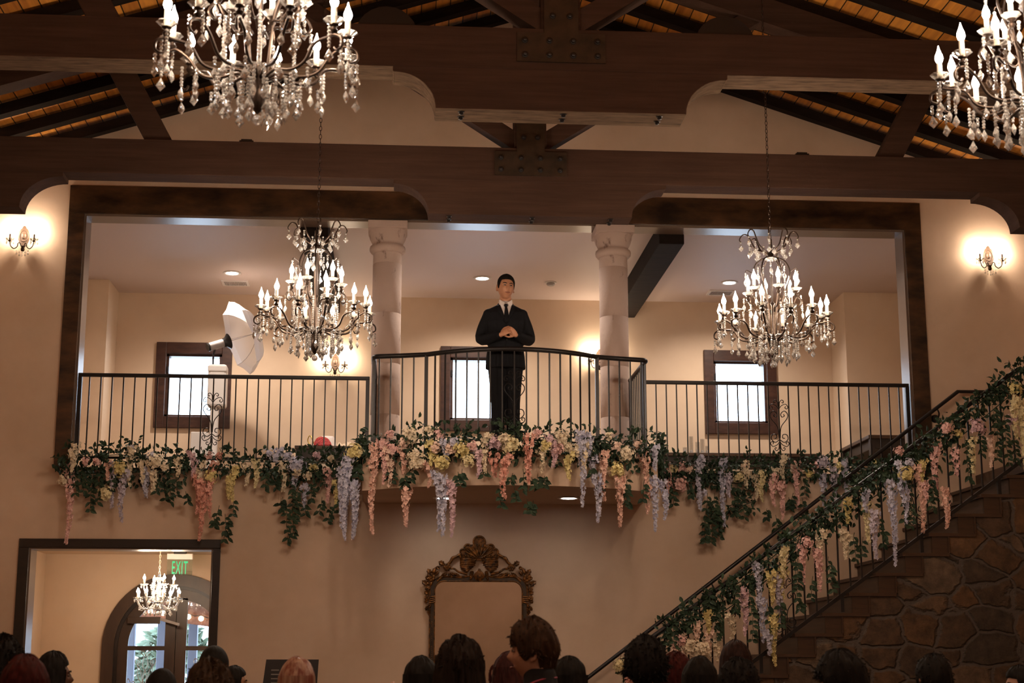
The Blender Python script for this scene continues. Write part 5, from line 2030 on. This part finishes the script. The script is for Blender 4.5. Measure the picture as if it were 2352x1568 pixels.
TORSO_M = [(.86, .155, .105, 0, .0), (.95, .165, .115, 0, 0), (1.06, .148, .102, 0, -.005), (1.18, .158, .108, 0, -.005), (1.30, .178, .118, 0, 0), (1.39, .185, .105, 0, .01), (1.445, .14, .082, 0, .018), (1.48, .072, .066, 0, .02), (1.56, .056, .058, 0, .012), (1.63, .055, .06, 0, .005)]
TORSO_F = [(.86, .165, .11, 0, .0), (.95, .172, .118, 0, 0), (1.06, .128, .092, 0, -.005), (1.18, .135, .100, 0, -.008), (1.29, .150, .125, 0, -.012), (1.39, .158, .095, 0, .01), (1.445, .115, .075, 0, .018), (1.48, .058, .056, 0, .02), (1.56, .046, .048, 0, .012), (1.63, .046, .05, 0, .005)]
ARMS = {'down': lambda s: [(s * .162, .012, 1.385), (s * .225, .03, 1.14), (s * .235, -.03, .90)],
        'clap': lambda s: [(s * .162, .012, 1.385), (.12 + s * .22, -.10, 1.20), (.21 + s * .035, -.24, 1.47)],
        'raise': lambda s: [(s * .162, .012, 1.385), (s * .21, -.12, 1.16), (s * .10, -.27, 1.44)] if s > 0 else [(s * .162, .012, 1.385), (s * .225, .03, 1.14), (s * .235, -.03, .90)],
        }


def body_mesh(torso, pose, voxel=.0085, head_rot=Matrix.Identity(3), head=True, arms=None, hands=None, hz=1.625):
    mb = MB()
    mb.loft(torso, 24)
    for s in (-1, 1):
        limb(mb, [(s * .088, 0, .92), (s * .098, -.012, .50), (s * .10, .02, .09)], [.088, .074, .056, .058, .036])
        mb.tube(catmull([(s * .10, .05, .04), (s * .105, -.02, .045), (s * .115, -.12, .03), (s * .118, -.17, .025)], 4), [.036, .042, .036, .02], 10)
        a = (arms or ARMS[pose])(s)
        limb(mb, a, [.052, .046, .038, .040, .026])
        w = Vector(a[2])
        if hands:
            hands(mb, s, w)
        else:
            fa = (w - Vector(a[1])).normalized()
            if pose == 'clap':
                hand_mb(mb, w, (-s * .1, -.15, 1), (-s, 0, 0), s, .12)
            elif pose == 'raise' and s > 0:
                hand_mb(mb, w, (0, -.12, 1), (-1, -.2, 0), -1, .40)
            else:
                hand_mb(mb, w, fa + Vector((0, -.15, 0)), (-s, 0, 0), s, .3)
    if head: head_mb(mb, (0, -.018, hz), head_rot)
    return fuse(mb, 'body', voxel, 2, .4)


def top_mesh(torso, pose, hem=.88, grow=.014, sleeve=1.0, voxel=.013, neck=1.475, arms=None, wide=1.0):
    mb = MB()
    rings = []
    for z, rx, ry, cx, cyy in torso:
        if z < hem or z > neck: continue
        rings.append((z, (rx + grow) * wide, ry + grow, cx, cyy))
    rings = [(hem, rings[0][1] * 1.0, rings[0][2], 0, 0)] + [r for r in rings if r[0] > hem + .02]
    mb.loft(rings, 24)
    for s in (-1, 1):
        a = [Vector(p) for p in (arms or ARMS[pose])(s)]
        if sleeve < .99:
            a = [a[0], a[0].lerp(a[1], .5), a[0].lerp(a[1], .85)]
            limb(mb, a, [.058, .060, .060])
        else:
            e_ = a[1].lerp(a[2], .93)
            limb(mb, [a[0], a[1], e_], [.058, .058, .054, .05, .042])
    return fuse(mb, 'top', voxel, 4, .5)


def leg_mesh(grow=.012, top=1.0, voxel=.012, flare=0.0, sep=1.0):
    mb = MB()
    mb.loft([(.83, .165, .118, 0, 0), (.95, .172 + grow * .5, .125, 0, 0), (top, .155 + grow * .5, .112, 0, 0)], 24)
    for s in (-1, 1):
        limb(mb, [(s * .085, 0, .9), (s * .094 * sep, -.01, .50), (s * .10 * sep, .015, .06)], [.098, .084, .070, .066, .060 + flare])
    return fuse(mb, 'trousers', voxel, 3, .5)


def skirt_mesh(hem=.35):
    mb = MB()
    mb.loft([(hem, .26, .22, 0, 0), (.7, .21, .165, 0, 0), (.95, .178, .128, 0, 0), (1.06, .142, .106, 0, 0)], 28)
    return fuse(mb, 'skirt', .014, 3, .5)


def shoe_mb(s, w=.048, hgt=.08, sep=1.0):
    mb = MB()
    mb.loft([(.0, w * .9, .135, s * .105 * sep, -.05), (.012, w, .142, s * .105 * sep, -.05), (.05, w * .92, .125, s * .105 * sep, -.045), (.075, w * .8, .085, s * .103 * sep, -.01), (.10, w * .75, .06, s * .10 * sep, .015)], 18)
    return mb


def hair_mesh(seed, thick=.018, top=.012, front=.055, side=-.01, back=-.07, curtain=None, wave=.004, tufts=0, tuft=.02, c=(0, -.018, 1.625), rot=Matrix.Identity(3), boxy=0.0):
    """front, side, back: height of the hair's lower edge; curtain = (bottom z relative to head centre, flare, half opening angle in degrees)"""
    rn = random.Random(seed)
    n, m = 56, 30
    mb = MB()
    vs, fs = [], []

    def edge(az):
        a = abs(az)
        if a < R(52): return front - .006 * (a / R(52)) ** 2
        if a < R(72): return front - .006 + (side - front + .006) * ((a - R(52)) / R(20))
        if a < R(82): return side
        if a < R(115): return side + .02 * math.sin((a - R(82)) / R(33) * PI) * (0 if curtain else 1)
        return side + (back - side) * min(1, (a - R(115)) / R(30))

    def hp(az, ph, g_):
        q = head_point(az, ph, g_, False)
        up_ = max(0, math.sin(ph))
        q.z += top * up_ ** (1 if not boxy else .6)
        q.x *= 1 + boxy * max(0, math.sin(2 * ph)) if ph > 0 else 1
        nz = mnoise.noise(Vector((math.sin(az) * 2.2 + seed, math.cos(az) * 2.2, ph * 2)))
        q += q.normalized() * (nz * wave * 2 + wave * math.sin(az * 19 + 4 * nz + ph * 3))
        return q
    for layer, g_ in ((0, thick), (1, -.004)):
        base = len(vs)
        for i in range(m + 1):
            t_ = i / m
            for k in range(n):
                az = -PI + 2 * PI * k / n
                e_ = max(-.98, min(.98, edge(az) / .115))
                ph = PI / 2 + (math.asin(e_) - PI / 2) * t_
                gg = g_ * (1 - .75 * t_ ** 6) if layer == 0 and not curtain else (g_ * (1 - .5 * t_ ** 8) if layer == 0 else g_)
                vs.append(hp(az, ph, gg))
        for i in range(m):
            for k in range(n):
                f = (base + i * n + k, base + i * n + (k + 1) % n, base + (i + 1) * n + (k + 1) % n, base + (i + 1) * n + k)
                fs.append(f if layer else f[::-1])
    b2 = (m + 1) * n
    for k in range(n):
        j = (k + 1) % n
        fs.append((m * n + k, m * n + j, b2 + m * n + j, b2 + m * n + k))
    mb.add(vs, fs)
    if curtain:
        zb, flare, half = curtain
        nn, mm = 44, 14
        vs, fs = [], []
        for layer in (0, 1):
            for i in range(mm + 1):
                t_ = i / mm
                z = .045 + (zb - .045) * t_
                for k in range(nn + 1):
                    az = R(half) + (2 * PI - 2 * R(half)) * k / nn
                    th = (thick if layer == 0 else -.006)
                    nz = mnoise.noise(Vector((az * 2 + seed, t_ * 2.5, seed)))
                    rx = .078 + th + flare * t_ + wave * (math.sin(az * 23 + nz * 5) + nz * 2) * (1 if layer == 0 else .4)
                    ry = .094 + th + flare * t_ * .6 + wave * (math.sin(az * 23 + nz * 5) + nz * 2) * (1 if layer == 0 else .4)
                    tap = 1 - .18 * max(0, t_ - .8) / .2
                    vs.append(Vector((math.sin(az) * rx * tap, -math.cos(az) * ry * tap, z)))
        w_ = nn + 1
        B2 = (mm + 1) * w_
        for i in range(mm):
            for k in range(nn):
                f = (i * w_ + k, i * w_ + k + 1, (i + 1) * w_ + k + 1, (i + 1) * w_ + k)
                fs.append(f)
                fs.append(tuple(q + B2 for q in f[::-1]))
        for k in range(nn):
            fs.append((mm * w_ + k, mm * w_ + k + 1, B2 + mm * w_ + k + 1, B2 + mm * w_ + k))
            fs.append((k, k + 1, B2 + k + 1, B2 + k))
        for i in range(mm):
            for k in (0, nn):
                fs.append((i * w_ + k, (i + 1) * w_ + k, B2 + (i + 1) * w_ + k, B2 + i * w_ + k))
        mb.add(vs, fs)
    for k in range(tufts):
        az = rn.uniform(-PI, PI)
        lo = max(-.95, edge(az) / .115) if not curtain or abs(az) < R(60) else (-.6)
        ph = math.asin(rn.uniform(max(lo, -.9), .99))
        q = hp(az, ph, thick * .8)
        d = (q.normalized() + Vector((rn.uniform(-.8, .8), rn.uniform(-.8, .8), rn.uniform(-.9, .5)))).normalized()
        l_ = tuft * rn.uniform(.5, 1.3)
        e_ = d.orthogonal().normalized()
        bend = Vector((rn.uniform(-.4, .4), rn.uniform(-.4, .4), -.5)) * l_ * .6
        mb.tube([q - d * .006, q + d * l_ * .6, q + d * l_ + bend], [.0045, .0032, .0006], 4, cap=False)
    C_ = Vector(c)
    mb.v = [tuple(C_ + rot @ Vector(v)) for v in mb.v]
    me = mb.mesh('hair', 70, fix=False)
    return me


CACHE = {}


def cached(key, fn):
    if key not in CACHE: CACHE[key] = fn()
    return CACHE[key]


def with_mat(me, m):
    me = me.copy()
    me.materials.clear()
    me.materials.append(m)
    return me


def hairmat(name, c, rough=.65):
    return mat(name, c, rough, spec=.2, noise=((70, 70, 6), 3, tuple(v * .55 for v in c), tuple(v * 1.35 for v in c), .35, .65))


def face_parts(p, c, rot, s=1.0):
    W = lambda x, y, z: Vector(c) + rot @ (Vector((x, y, z)) * s)
    for q in (-1, 1):
        e = MB().ball((0, 0, 0), (.0125, .006, .0052), 14, 8)
        e.v = [tuple(W(q * .031 + v[0], -.0835 + v[1] + abs(v[0]) * .25, .0115 + v[2])) for v in e.v]
        e.build('eye', cached('eyew', lambda: mat('eye_white', (.36, .29, .25), .3)), p, 180)
        e = MB().ball((0, 0, 0), (.0052, .003, .0052), 12, 8)
        e.v = [tuple(W(q * .031 + v[0] + .001, -.0885 + v[1], .0120 + v[2])) for v in e.v]
        e.build('iris', M['eye'], p, 180)
        MB().tube(catmull([W(q * .017, -.088, .011), W(q * .026, -.0895, .0168), W(q * .036, -.0885, .017), W(q * .046, -.082, .0125)], 4), [.0012, .0022, .0022, .0012], 6).build('eyelid', M['hair_black'], p, 60)
        MB().tube(catmull([W(q * .013, -.0975, .0285), W(q * .028, -.0955, .0345), W(q * .042, -.0885, .0345), W(q * .053, -.078, .029)], 4), [.0032, .0048, .0045, .0018], 6, flat=.5).build('eyebrow', M['hair_black'], p, 60)
    lp = [W(*v) for v in ((-.027, -.0865, -.0575), (-.010, -.0985, -.0615), (0, -.0985, -.063), (.010, -.0985, -.0615), (.027, -.0865, -.0575))]
    MB().tube(catmull(lp, 4), [.0012, .0050, .0055, .0050, .0012], 7).build('lips', M['lips'], p, 60)


def person(px, ytop, d, face, label, hair, hcol, skin, top, bottom='trousers', sex='m', pose='down', bcol=(.012, .012, .014), neck=1.475, face_detail=False, group='guests watching from the hall floor', glasses=False, sleeve=1.0):
    Y = CAM.y + d
    P = at(px, ytop, Y)
    s = P.z / (1.74 + hair.get('top', .012) + hair.get('thick', .018) * .8)
    p = thing('person', (0, 0, 0), label, 'person', group)
    T = TORSO_M if sex == 'm' else TORSO_F
    sm_ = cached(('skin', skin), lambda: mat('guest_skin', skin, .5))
    put('body', with_mat(cached(('b', sex, pose), lambda: body_mesh(T, pose)), sm_), p)
    put('hair', with_mat(hair_mesh(int(px) + int(ytop), **hair), hcol), p)
    tm = cached(('top', top), lambda: mat('guest_top', top, .8))
    put('top', with_mat(cached(('t', sex, pose, sleeve, neck), lambda: top_mesh(T, pose, sleeve=sleeve, neck=neck)), tm), p)
    bm2 = cached(('bot', bcol), lambda: mat('guest_bottom', bcol, .8))
    if bottom == 'trousers':
        put('trousers', with_mat(cached('legs', lambda: leg_mesh()), bm2), p)
    else:
        put('skirt', with_mat(cached('skirt', lambda: skirt_mesh()), bm2), p)
    for q in (-1, 1):
        put('shoe', with_mat(cached(('shoe', q), lambda: shoe_mb(q).mesh('shoe', 60)), M['black']), p)
    if face_detail: face_parts(p, (0, -.018, 1.625), Matrix.Identity(3))
    if glasses:
        mb = MB()
        for q in (-1, 1):
            mb.tube([(q * .032 + .023 * math.cos(a), -.122 + .012 * abs(math.cos(a)), 1.637 + .018 * math.sin(a)) for a in [2 * PI * k / 16 for k in range(16)]], .002, 5, closed=True)
            mb.tube([(q * .055, -.108, 1.64), (q * .08, -.03, 1.642), (q * .082, .005, 1.635)], .002, 5)
        mb.tube([(-.01, -.122, 1.64), (.01, -.122, 1.64)], .002, 5)
        mb.build('glasses', M['black'], p)
    p.location = (P.x, Y, 0)
    p.rotation_euler = (0, 0, R(face))
    p.scale = (s, s, s)
    return p


BLK = hairmat('guest_black_hair', (.008, .0065, .006))
DBR = hairmat('guest_dark_brown_hair', (.016, .009, .006))
RED = hairmat('guest_dark_red_hair', (.055, .007, .006))
BRN = hairmat('guest_brown_hair', (.045, .022, .011))
CUR = hairmat('guest_light_brown_hair', (.05, .03, .018))
BLO = mat('guest_pink_blonde_hair', (.4, .2, .13), .45, noise=((34, 34, 3), 3, (.20, .055, .035), (.46, .30, .22), .35, .65))
LIGHT, TAN, BROWN, DARK = (.45, .24, .165), (.36, .18, .10), (.22, .10, .055), (.12, .055, .03)
K = (.008, .008, .01)
short = dict(thick=.022, top=.016, front=.05, side=-.015, back=-.075)
fuzzy = dict(thick=.032, top=.026, front=.045, side=-.03, back=-.085, wave=.007, tufts=420, tuft=.022)
bob = dict(thick=.020, top=.010, front=.06, side=-.02, back=-.06, curtain=(-.15, .02, 62))
longh = dict(thick=.020, top=.010, front=.06, side=-.02, back=-.06, curtain=(-.40, .035, 66), wave=.003)
longw = dict(thick=.032, top=.016, front=.06, side=-.02, back=-.06, curtain=(-.42, .05, 62), wave=.008, tufts=160, tuft=.02)
curly = dict(thick=.036, top=.022, front=.045, side=-.05, back=-.09, curtain=(-.17, .03, 62), wave=.010, tufts=520, tuft=.02)
mop = dict(thick=.030, top=.020, front=.030, side=-.030, back=-.105, wave=.006, tufts=160, tuft=.020)
cap = dict(thick=.014, top=.010, front=.04, side=-.03, back=-.09, wave=.001)

person(-4, 1461, 7.4, 88, 'guest with short dark hair in profile at the left edge', dict(fuzzy, tufts=220), BLK, TAN, (.05, .055, .075), face_detail=True)
person(56, 1505, 6.2, 172, 'guest with a smooth dark red bob seen from behind at the left', bob, RED, LIGHT, K, sex='f', bottom='skirt')
person(117, 1497, 8.6, 112, 'guest with a dark bob and hoop earring facing right by the foyer opening', bob, BLK, DARK, K, sex='f', bottom='skirt', face_detail=True)
hoop_owner = [o for o in COL.objects if o.get('label', '').startswith('guest with a dark bob and hoop')][0]
MB().tube([(.082, -.002 + .022 * math.cos(a), 1.565 + .022 * math.sin(a)) for a in [2 * PI * k / 18 for k in range(18)]], .002, 5, closed=True).build('hoop_earring', mat('gold_earring', (.6, .45, .2), .25, 1.0), None)
he = [o for o in COL.objects if o.name.startswith('hoop_earring')][0]
he.parent = hoop_owner
person(371, 1535, 8.2, 180, 'guest of whom only a smooth black crown shows below the arched door', cap, BLK, TAN, K)
person(491, 1483, 9.9, 175, 'guest with a smooth round black head of hair before the right door leaf', dict(cap, thick=.02), BLK, BROWN, K)
person(482, 1517, 7.0, 178, 'guest with curly light brown hair seen from behind below the door', curly, CUR, LIGHT, (.02, .02, .022), sex='f')
person(533, 1529, 11.0, 100, 'guest with long dark hair in profile beside the curly haired guest', longh, BLK, TAN, K, sex='f', bottom='skirt', face_detail=True)
person(683, 1509, 7.9, 182, 'guest with straight pink and blonde hair seen from behind by the easel sign', longh, BLO, LIGHT, K, sex='f', bottom='skirt')
person(966, 1507, 8.2, 168, 'guest with dark hair clapping raised hands left of the mirror', longh, BLK, LIGHT, K, sex='f', pose='clap')
person(1058, 1462, 7.5, 186, 'guest with big wavy dark hair seen from behind in front of the mirror', longw, DBR, TAN, K, sex='f')
person(1166, 1497, 9.7, 118, 'guest with dark red hair and glasses in front of the mirror', bob, hairmat('guest_auburn_hair', (.04, .009, .008)), TAN, K, sex='f', face_detail=True, glasses=True)
boy = person(1232, 1419, 7.2, -104, 'guest with brown mop hair and dark jacket facing left by the mirror', mop, BRN, LIGHT, (.006, .006, .009), face_detail=True, neck=1.57)
MB().tube(catmull([(-.066, .050, 1.515), (-.084, -.01, 1.495), (-.078, -.07, 1.45), (-.02, -.140, 1.30)], 5) + catmull([(.02, -.140, 1.30), (.078, -.07, 1.45), (.084, -.01, 1.495), (.066, .050, 1.515), (0, .092, 1.52), (-.066, .050, 1.515)], 5), .004, 5).build('lanyard', mat('pink_lanyard', (.4, .06, .12), .6), None)
la = [o for o in COL.objects if o.name.startswith('lanyard')][0]
la.parent = boy
person(1303, 1508, 8.0, 135, 'guest with smooth chin length dark hair right of the brown haired guest', bob, BLK, LIGHT, K, sex='f', face_detail=True)
person(1484, 1463, 7.4, 180, 'guest with tall fuzzy black hair in front of the stair handrail', dict(fuzzy, tufts=500), BLK, TAN, K)
person(1553, 1498, 8.5, 184, 'guest with dark red hair in front of the lowest garland flowers', dict(bob, wave=.006, tufts=100), RED, LIGHT, (.05, .005, .006), sex='f')
person(1607, 1508, 8.0, 178, 'guest with smooth black hair seen from behind below the garland', longh, BLK, TAN, K, sex='f')
person(1690, 1470, 9.9, 180, 'guest with smooth dark brown hair in front of the stair balusters', longh, hairmat('guest_reddish_brown_hair', (.022, .008, .006)), LIGHT, K, sex='f')
person(1697, 1514, 7.6, 176, 'guest with wide fuzzy black hair in front of the lowest steps', dict(fuzzy, thick=.04), BLK, BROWN, K)
person(1936, 1497, 7.0, -118, 'guest with a thick black mop of hair facing left before the stone wall', dict(mop, thick=.05, top=.02, tufts=300), BLK, LIGHT, K, face_detail=True)
person(2145, 1503, 7.6, 180, 'guest with short black hair seen from behind before the stone wall', dict(short, tufts=160, tuft=.018, back=-.1), BLK, TAN, K)
rg = person(2347, 1528, 8.8, -86, 'guest with dark hair and glasses raising a hand at the right edge', longh, BLK, LIGHT, K, sex='f', pose='raise', face_detail=True, glasses=True)

# ---------------------------------------------------------------- the man in the suit on the balcony
MP = Vector((1.017, -1.38, FL))
man = thing('person', (0, 0, 0), 'young man in a black suit and tie standing at the bowed balcony railing', 'person')
HR = Matrix.Rotation(R(10), 3, 'Z') @ Matrix.Rotation(R(3), 3, 'Y') @ Matrix.Rotation(R(2), 3, 'X')
HC = (0.0, -.03, 1.637)


def man_arms(s):
    return [(s * .160, .012, 1.375), (s * .240, .03, 1.135), (s * .078 + .012, -.225, 1.125)]


def man_hands(mb, s, w):
    if s < 0:      # the hand on the left of the picture, lower, fingers closing over the other
        hand_mb(mb, w, (.80, -.42, .42), (.45, .75, -.35), 1, .62, .98, .04)
    else:
        hand_mb(mb, w, (-.80, -.30, .52), (-.35, .75, .2), 1, .75, .98, .04)


T_MAN = [(z, rx, ry, cx, c_) for z, rx, ry, cx, c_ in TORSO_M]
# the head sits a little forward, so build it in place
mbm = MB()
mbm.loft([r_ for r_ in T_MAN], 24)
for s in (-1, 1):
    limb(mbm, [(s * .085, 0, .92), (s * .08, -.012, .50), (s * .075, .02, .09)], [.088, .074, .056, .058, .036])
    mbm.tube(catmull([(s * .08, .05, .04), (s * .085, -.02, .045), (s * .095, -.12, .03), (s * .098, -.17, .025)], 4), [.036, .042, .036, .02], 10)
    a = man_arms(s)
    limb(mbm, a, [.05, .044, .036, .038, .026])
    man_hands(mbm, s, Vector(a[2]))
head_mb(mbm, HC, HR, 1.0)
bme = fuse(mbm, 'body', .0045, 2, .35)
bme.materials.append(M['skin'])
put('body', bme, man)
face_parts(man, HC, HR)
mo = [Vector(HC) + HR @ Vector(v) for v in ((-.022, -.091, -.055), (0, -.1005, -.050), (.022, -.091, -.055))]
MB().tube(catmull(mo, 4), [.001, .0016, .001], 6).build('faint_moustache', mat('moustache_shadow', (.24, .11, .065), .7), man, 60)
hm = hair_mesh(3, thick=.0065, top=.024, front=.062, side=-.012, back=-.07, wave=.0008, tufts=0, c=HC, rot=HR, boxy=.13)
hm.materials.append(M['hair_black'])
put('hair', hm, man)
# jacket
mbj = MB()
mbj.loft([(.83, .197, .135, 0, .0), (.95, .190, .135, 0, 0), (1.06, .172, .122, 0, -.005), (1.18, .180, .125, 0, -.005), (1.30, .198, .135, 0, 0), (1.385, .203, .122, 0, .01), (1.435, .165, .095, 0, .018), (1.475, .088, .078, 0, .024), (1.50, .070, .070, 0, .028)], 28)
for s in (-1, 1):
    a = [Vector(v) for v in man_arms(s)]
    limb(mbj, [a[0] + Vector((s * .004, 0, .0)), a[1], a[1].lerp(a[2], .92)], [.058, .060, .056, .052, .044], 16)
    mbj.ball((s * .150, .012, 1.392), (.070, .066, .045), 14, 10)
jme = fuse(mbj, 'suit_jacket', .008, 4, .5)
jme.materials.append(M['suit'])
jk = put('suit_jacket', jme, man)
bvh = BVHTree.FromPolygons([v.co for v in jme.vertices], [p.vertices[:] for p in jme.polygons])


def front(x, z, off):
    h = bvh.ray_cast(Vector((x, -1.0, z)), Vector((0, 1, 0)), 2)
    y = h[0].y if h[0] else -.05
    return Vector((x, y - off, z))


def patch(rows, off, n=8, thick=.003):
    """rows: (z, x0, x1); a cloth panel lying on the jacket front"""
    vs, fs = [], []
    for z, x0, x1 in rows:
        for k in range(n + 1):
            vs.append(front(x0 + (x1 - x0) * k / n, z, off))
    w_ = n + 1
    for i in range(len(rows) - 1):
        for k in range(n):
            fs.append((i * w_ + k, (i + 1) * w_ + k, (i + 1) * w_ + k + 1, i * w_ + k + 1))
    return MB().add(vs, fs)


zs = [1.485 - .013 * k for k in range(17)]
rows = []
for z in zs:
    t_ = (1.485 - z) / (1.485 - 1.275)
    rows.append((z, -.062 * (1 - t_) - .004, .062 * (1 - t_) + .002))
o = patch(rows, .004).build('shirt_front', M['shirt'], man, 60)
rows = [(1.455, -.017, .015), (1.43, -.012, .011), (1.415, -.014, .014), (1.38, -.019, .019), (1.33, -.023, .022), (1.285, -.024, .022), (1.262, -.012, .012)]
o = patch(rows, .011, 4).build('necktie', M['suit'], man, 60)
o.modifiers.new('thickness', 'SOLIDIFY').thickness = .006
o = MB().ball(front(-.001, 1.452, .014), (.019, .011, .017), 12, 8).build('tie_knot', M['suit'], man, 180)
for s in (-1, 1):
    rows = []
    for k in range(12):
        t_ = k / 11
        z = 1.462 - .192 * t_
        xi = .056 * (1 - t_) + .002
        wd = .034 * math.sin(PI * min(.12 + t_ * 1.1, 1)) ** .6 + .008
        if .30 < t_ < .42: wd += .010
        rows.append((z, s * xi, s * (xi + wd)))
    o = patch(rows, .008, 4).build('lapel', M['suit'], man, 60)
    sm = o.modifiers.new('thickness', 'SOLIDIFY')
    sm.thickness = .006
    sm.offset = 0
    # shirt collar wing
    q = [(s * .066, .008, 1.512), (s * .060, -.045, 1.505), (s * .030, -.078, 1.488)]
    c0_, c1_, c2_ = [Vector(v) for v in q]
    tip = front(s * .038, 1.445, .008)
    vs = [c0_ + Vector((0, 0, .012)), c1_ + Vector((0, -.004, .012)), Vector((s * .012, -.092, 1.478)), tip, Vector((s * .064, front(s * .06, 1.46, .006).y, 1.462)), c0_ + Vector((s * .006, 0, -.03))]
    o = MB().add(vs, [(0, 1, 4, 5), (1, 2, 3, 4)]).build('collar_wing', M['shirt'], man)
    sm = o.modifiers.new('thickness', 'SOLIDIFY')
    sm.thickness = .005
    # cuff
    a = [Vector(v) for v in man_arms(s)]
    fa = (a[2] - a[1]).normalized()
    MB().tube([a[1].lerp(a[2], .90), a[1].lerp(a[2], .995)], [.033, .033], 14).build('shirt_cuff', M['shirt'], man, 60)
band_ = [(.066 * math.cos(a), .012 + .066 * math.sin(a)) for a in [2 * PI * k / 24 for k in range(24)]]
mb = MB()
vs, fs = [], []
for z, g_ in ((1.462, 1.06), (1.515, .94)):
    for x, y in band_: vs.append((x * g_, y * g_ - .004, z + (.0 if y > .02 else -.012)))
for k in range(24): fs.append((k, (k + 1) % 24, 24 + (k + 1) % 24, 24 + k))
o = mb.add(vs, fs).build('shirt_collar', M['shirt'], man, 60)
o.modifiers.new('thickness', 'SOLIDIFY').thickness = .004
for z in (1.225, 1.10):
    q = front(.004, z, .002)
    MB().lathe([(.009, q.y - .004), (.009, q.y), (.004, q.y - .006)][::-1], 12, (q.x, 0, z), axis='y').build('button', M['black'], man)
MB().tube([front(.0, z, .002) for z in [1.265 - .03 * k for k in range(15)]], .0035, 5).build('jacket_front_edge', M['suit'], man)
tm = leg_mesh(.012, 1.02, .010, 0, .78)
tm.materials.append(M['suit'])
put('suit_trousers', tm, man)
for s in (-1, 1):
    put('shoe', with_mat(shoe_mb(s, .046, .08, .78).mesh('shoe', 60), M['black']), man)
MB().tube([(.112, -.198, 1.127), (.104, -.210, 1.127)], [.036, .036], 16).build('wristwatch', mat('steel_watch', (.5, .5, .52), .2, 1.0), man, 60)
man.location = MP

# ================================================================ GREENERY BEYOND THE PORCH
def bush(x, y, r, h, label, seed):
    rn = random.Random(seed)
    t_ = thing('garden_tree', (x, y, -.02), label, 'tree', 'trees beyond the porch')
    mb = MB()
    for k in range(1500):
        d = Vector((rn.gauss(0, 1), rn.gauss(0, 1), rn.gauss(0, 1))).normalized() * rn.uniform(.6, 1.0)
        p = Vector((x + d.x * r, y + d.y * r, h * .58 + d.z * h * .45))
        leaf(mb, p, d + Vector((rn.uniform(-1, 1), rn.uniform(-1, 1), rn.uniform(-1, .4))), Vector((rn.uniform(-1, 1), -1, 1)), rn.uniform(.14, .24), rn.uniform(.08, .12))
    mb.build('crown', M['garden_leaf'], t_, fix=False)
    MB().tube([(x, y, -.02), (x + .05, y, h * .55)], [.10, .06], 8).build('trunk', M['rough_beam'], t_, 60)


M['garden_leaf'] = mat('pale_garden_leaf', (.12, .17, .10), .6, noise=(2, 3, (.07, .11, .07), (.22, .28, .18), .3, .7))
for x, y, r, h, lab, sd_ in ((-5.05, 9.5, .66, 2.3, 'leafy garden tree at the left edge of the door glass', 1), (-3.65, 10.3, .66, 2.25, 'leafy garden tree in the middle of the left door leaf glass', 2), (-2.25, 9.4, .66, 2.5, 'leafy garden tree behind the door stiles and right door leaf', 3)):
    bush(x, y, r, h, lab, sd_)

# pale stick in the raised hand at the right edge
bpy.context.view_layer.update()
q = rg.matrix_world @ Vector((.095, -.335, 1.575))
o = MB().tube([q + Vector((-.01, 0, -.06)), q + Vector((.012, 0, .035))], .0035, 6).build('stick', M['white_paint'], loc=q)
props(o, 'slim pale stick held in the raised fingers of the guest at the right edge', 'stick')
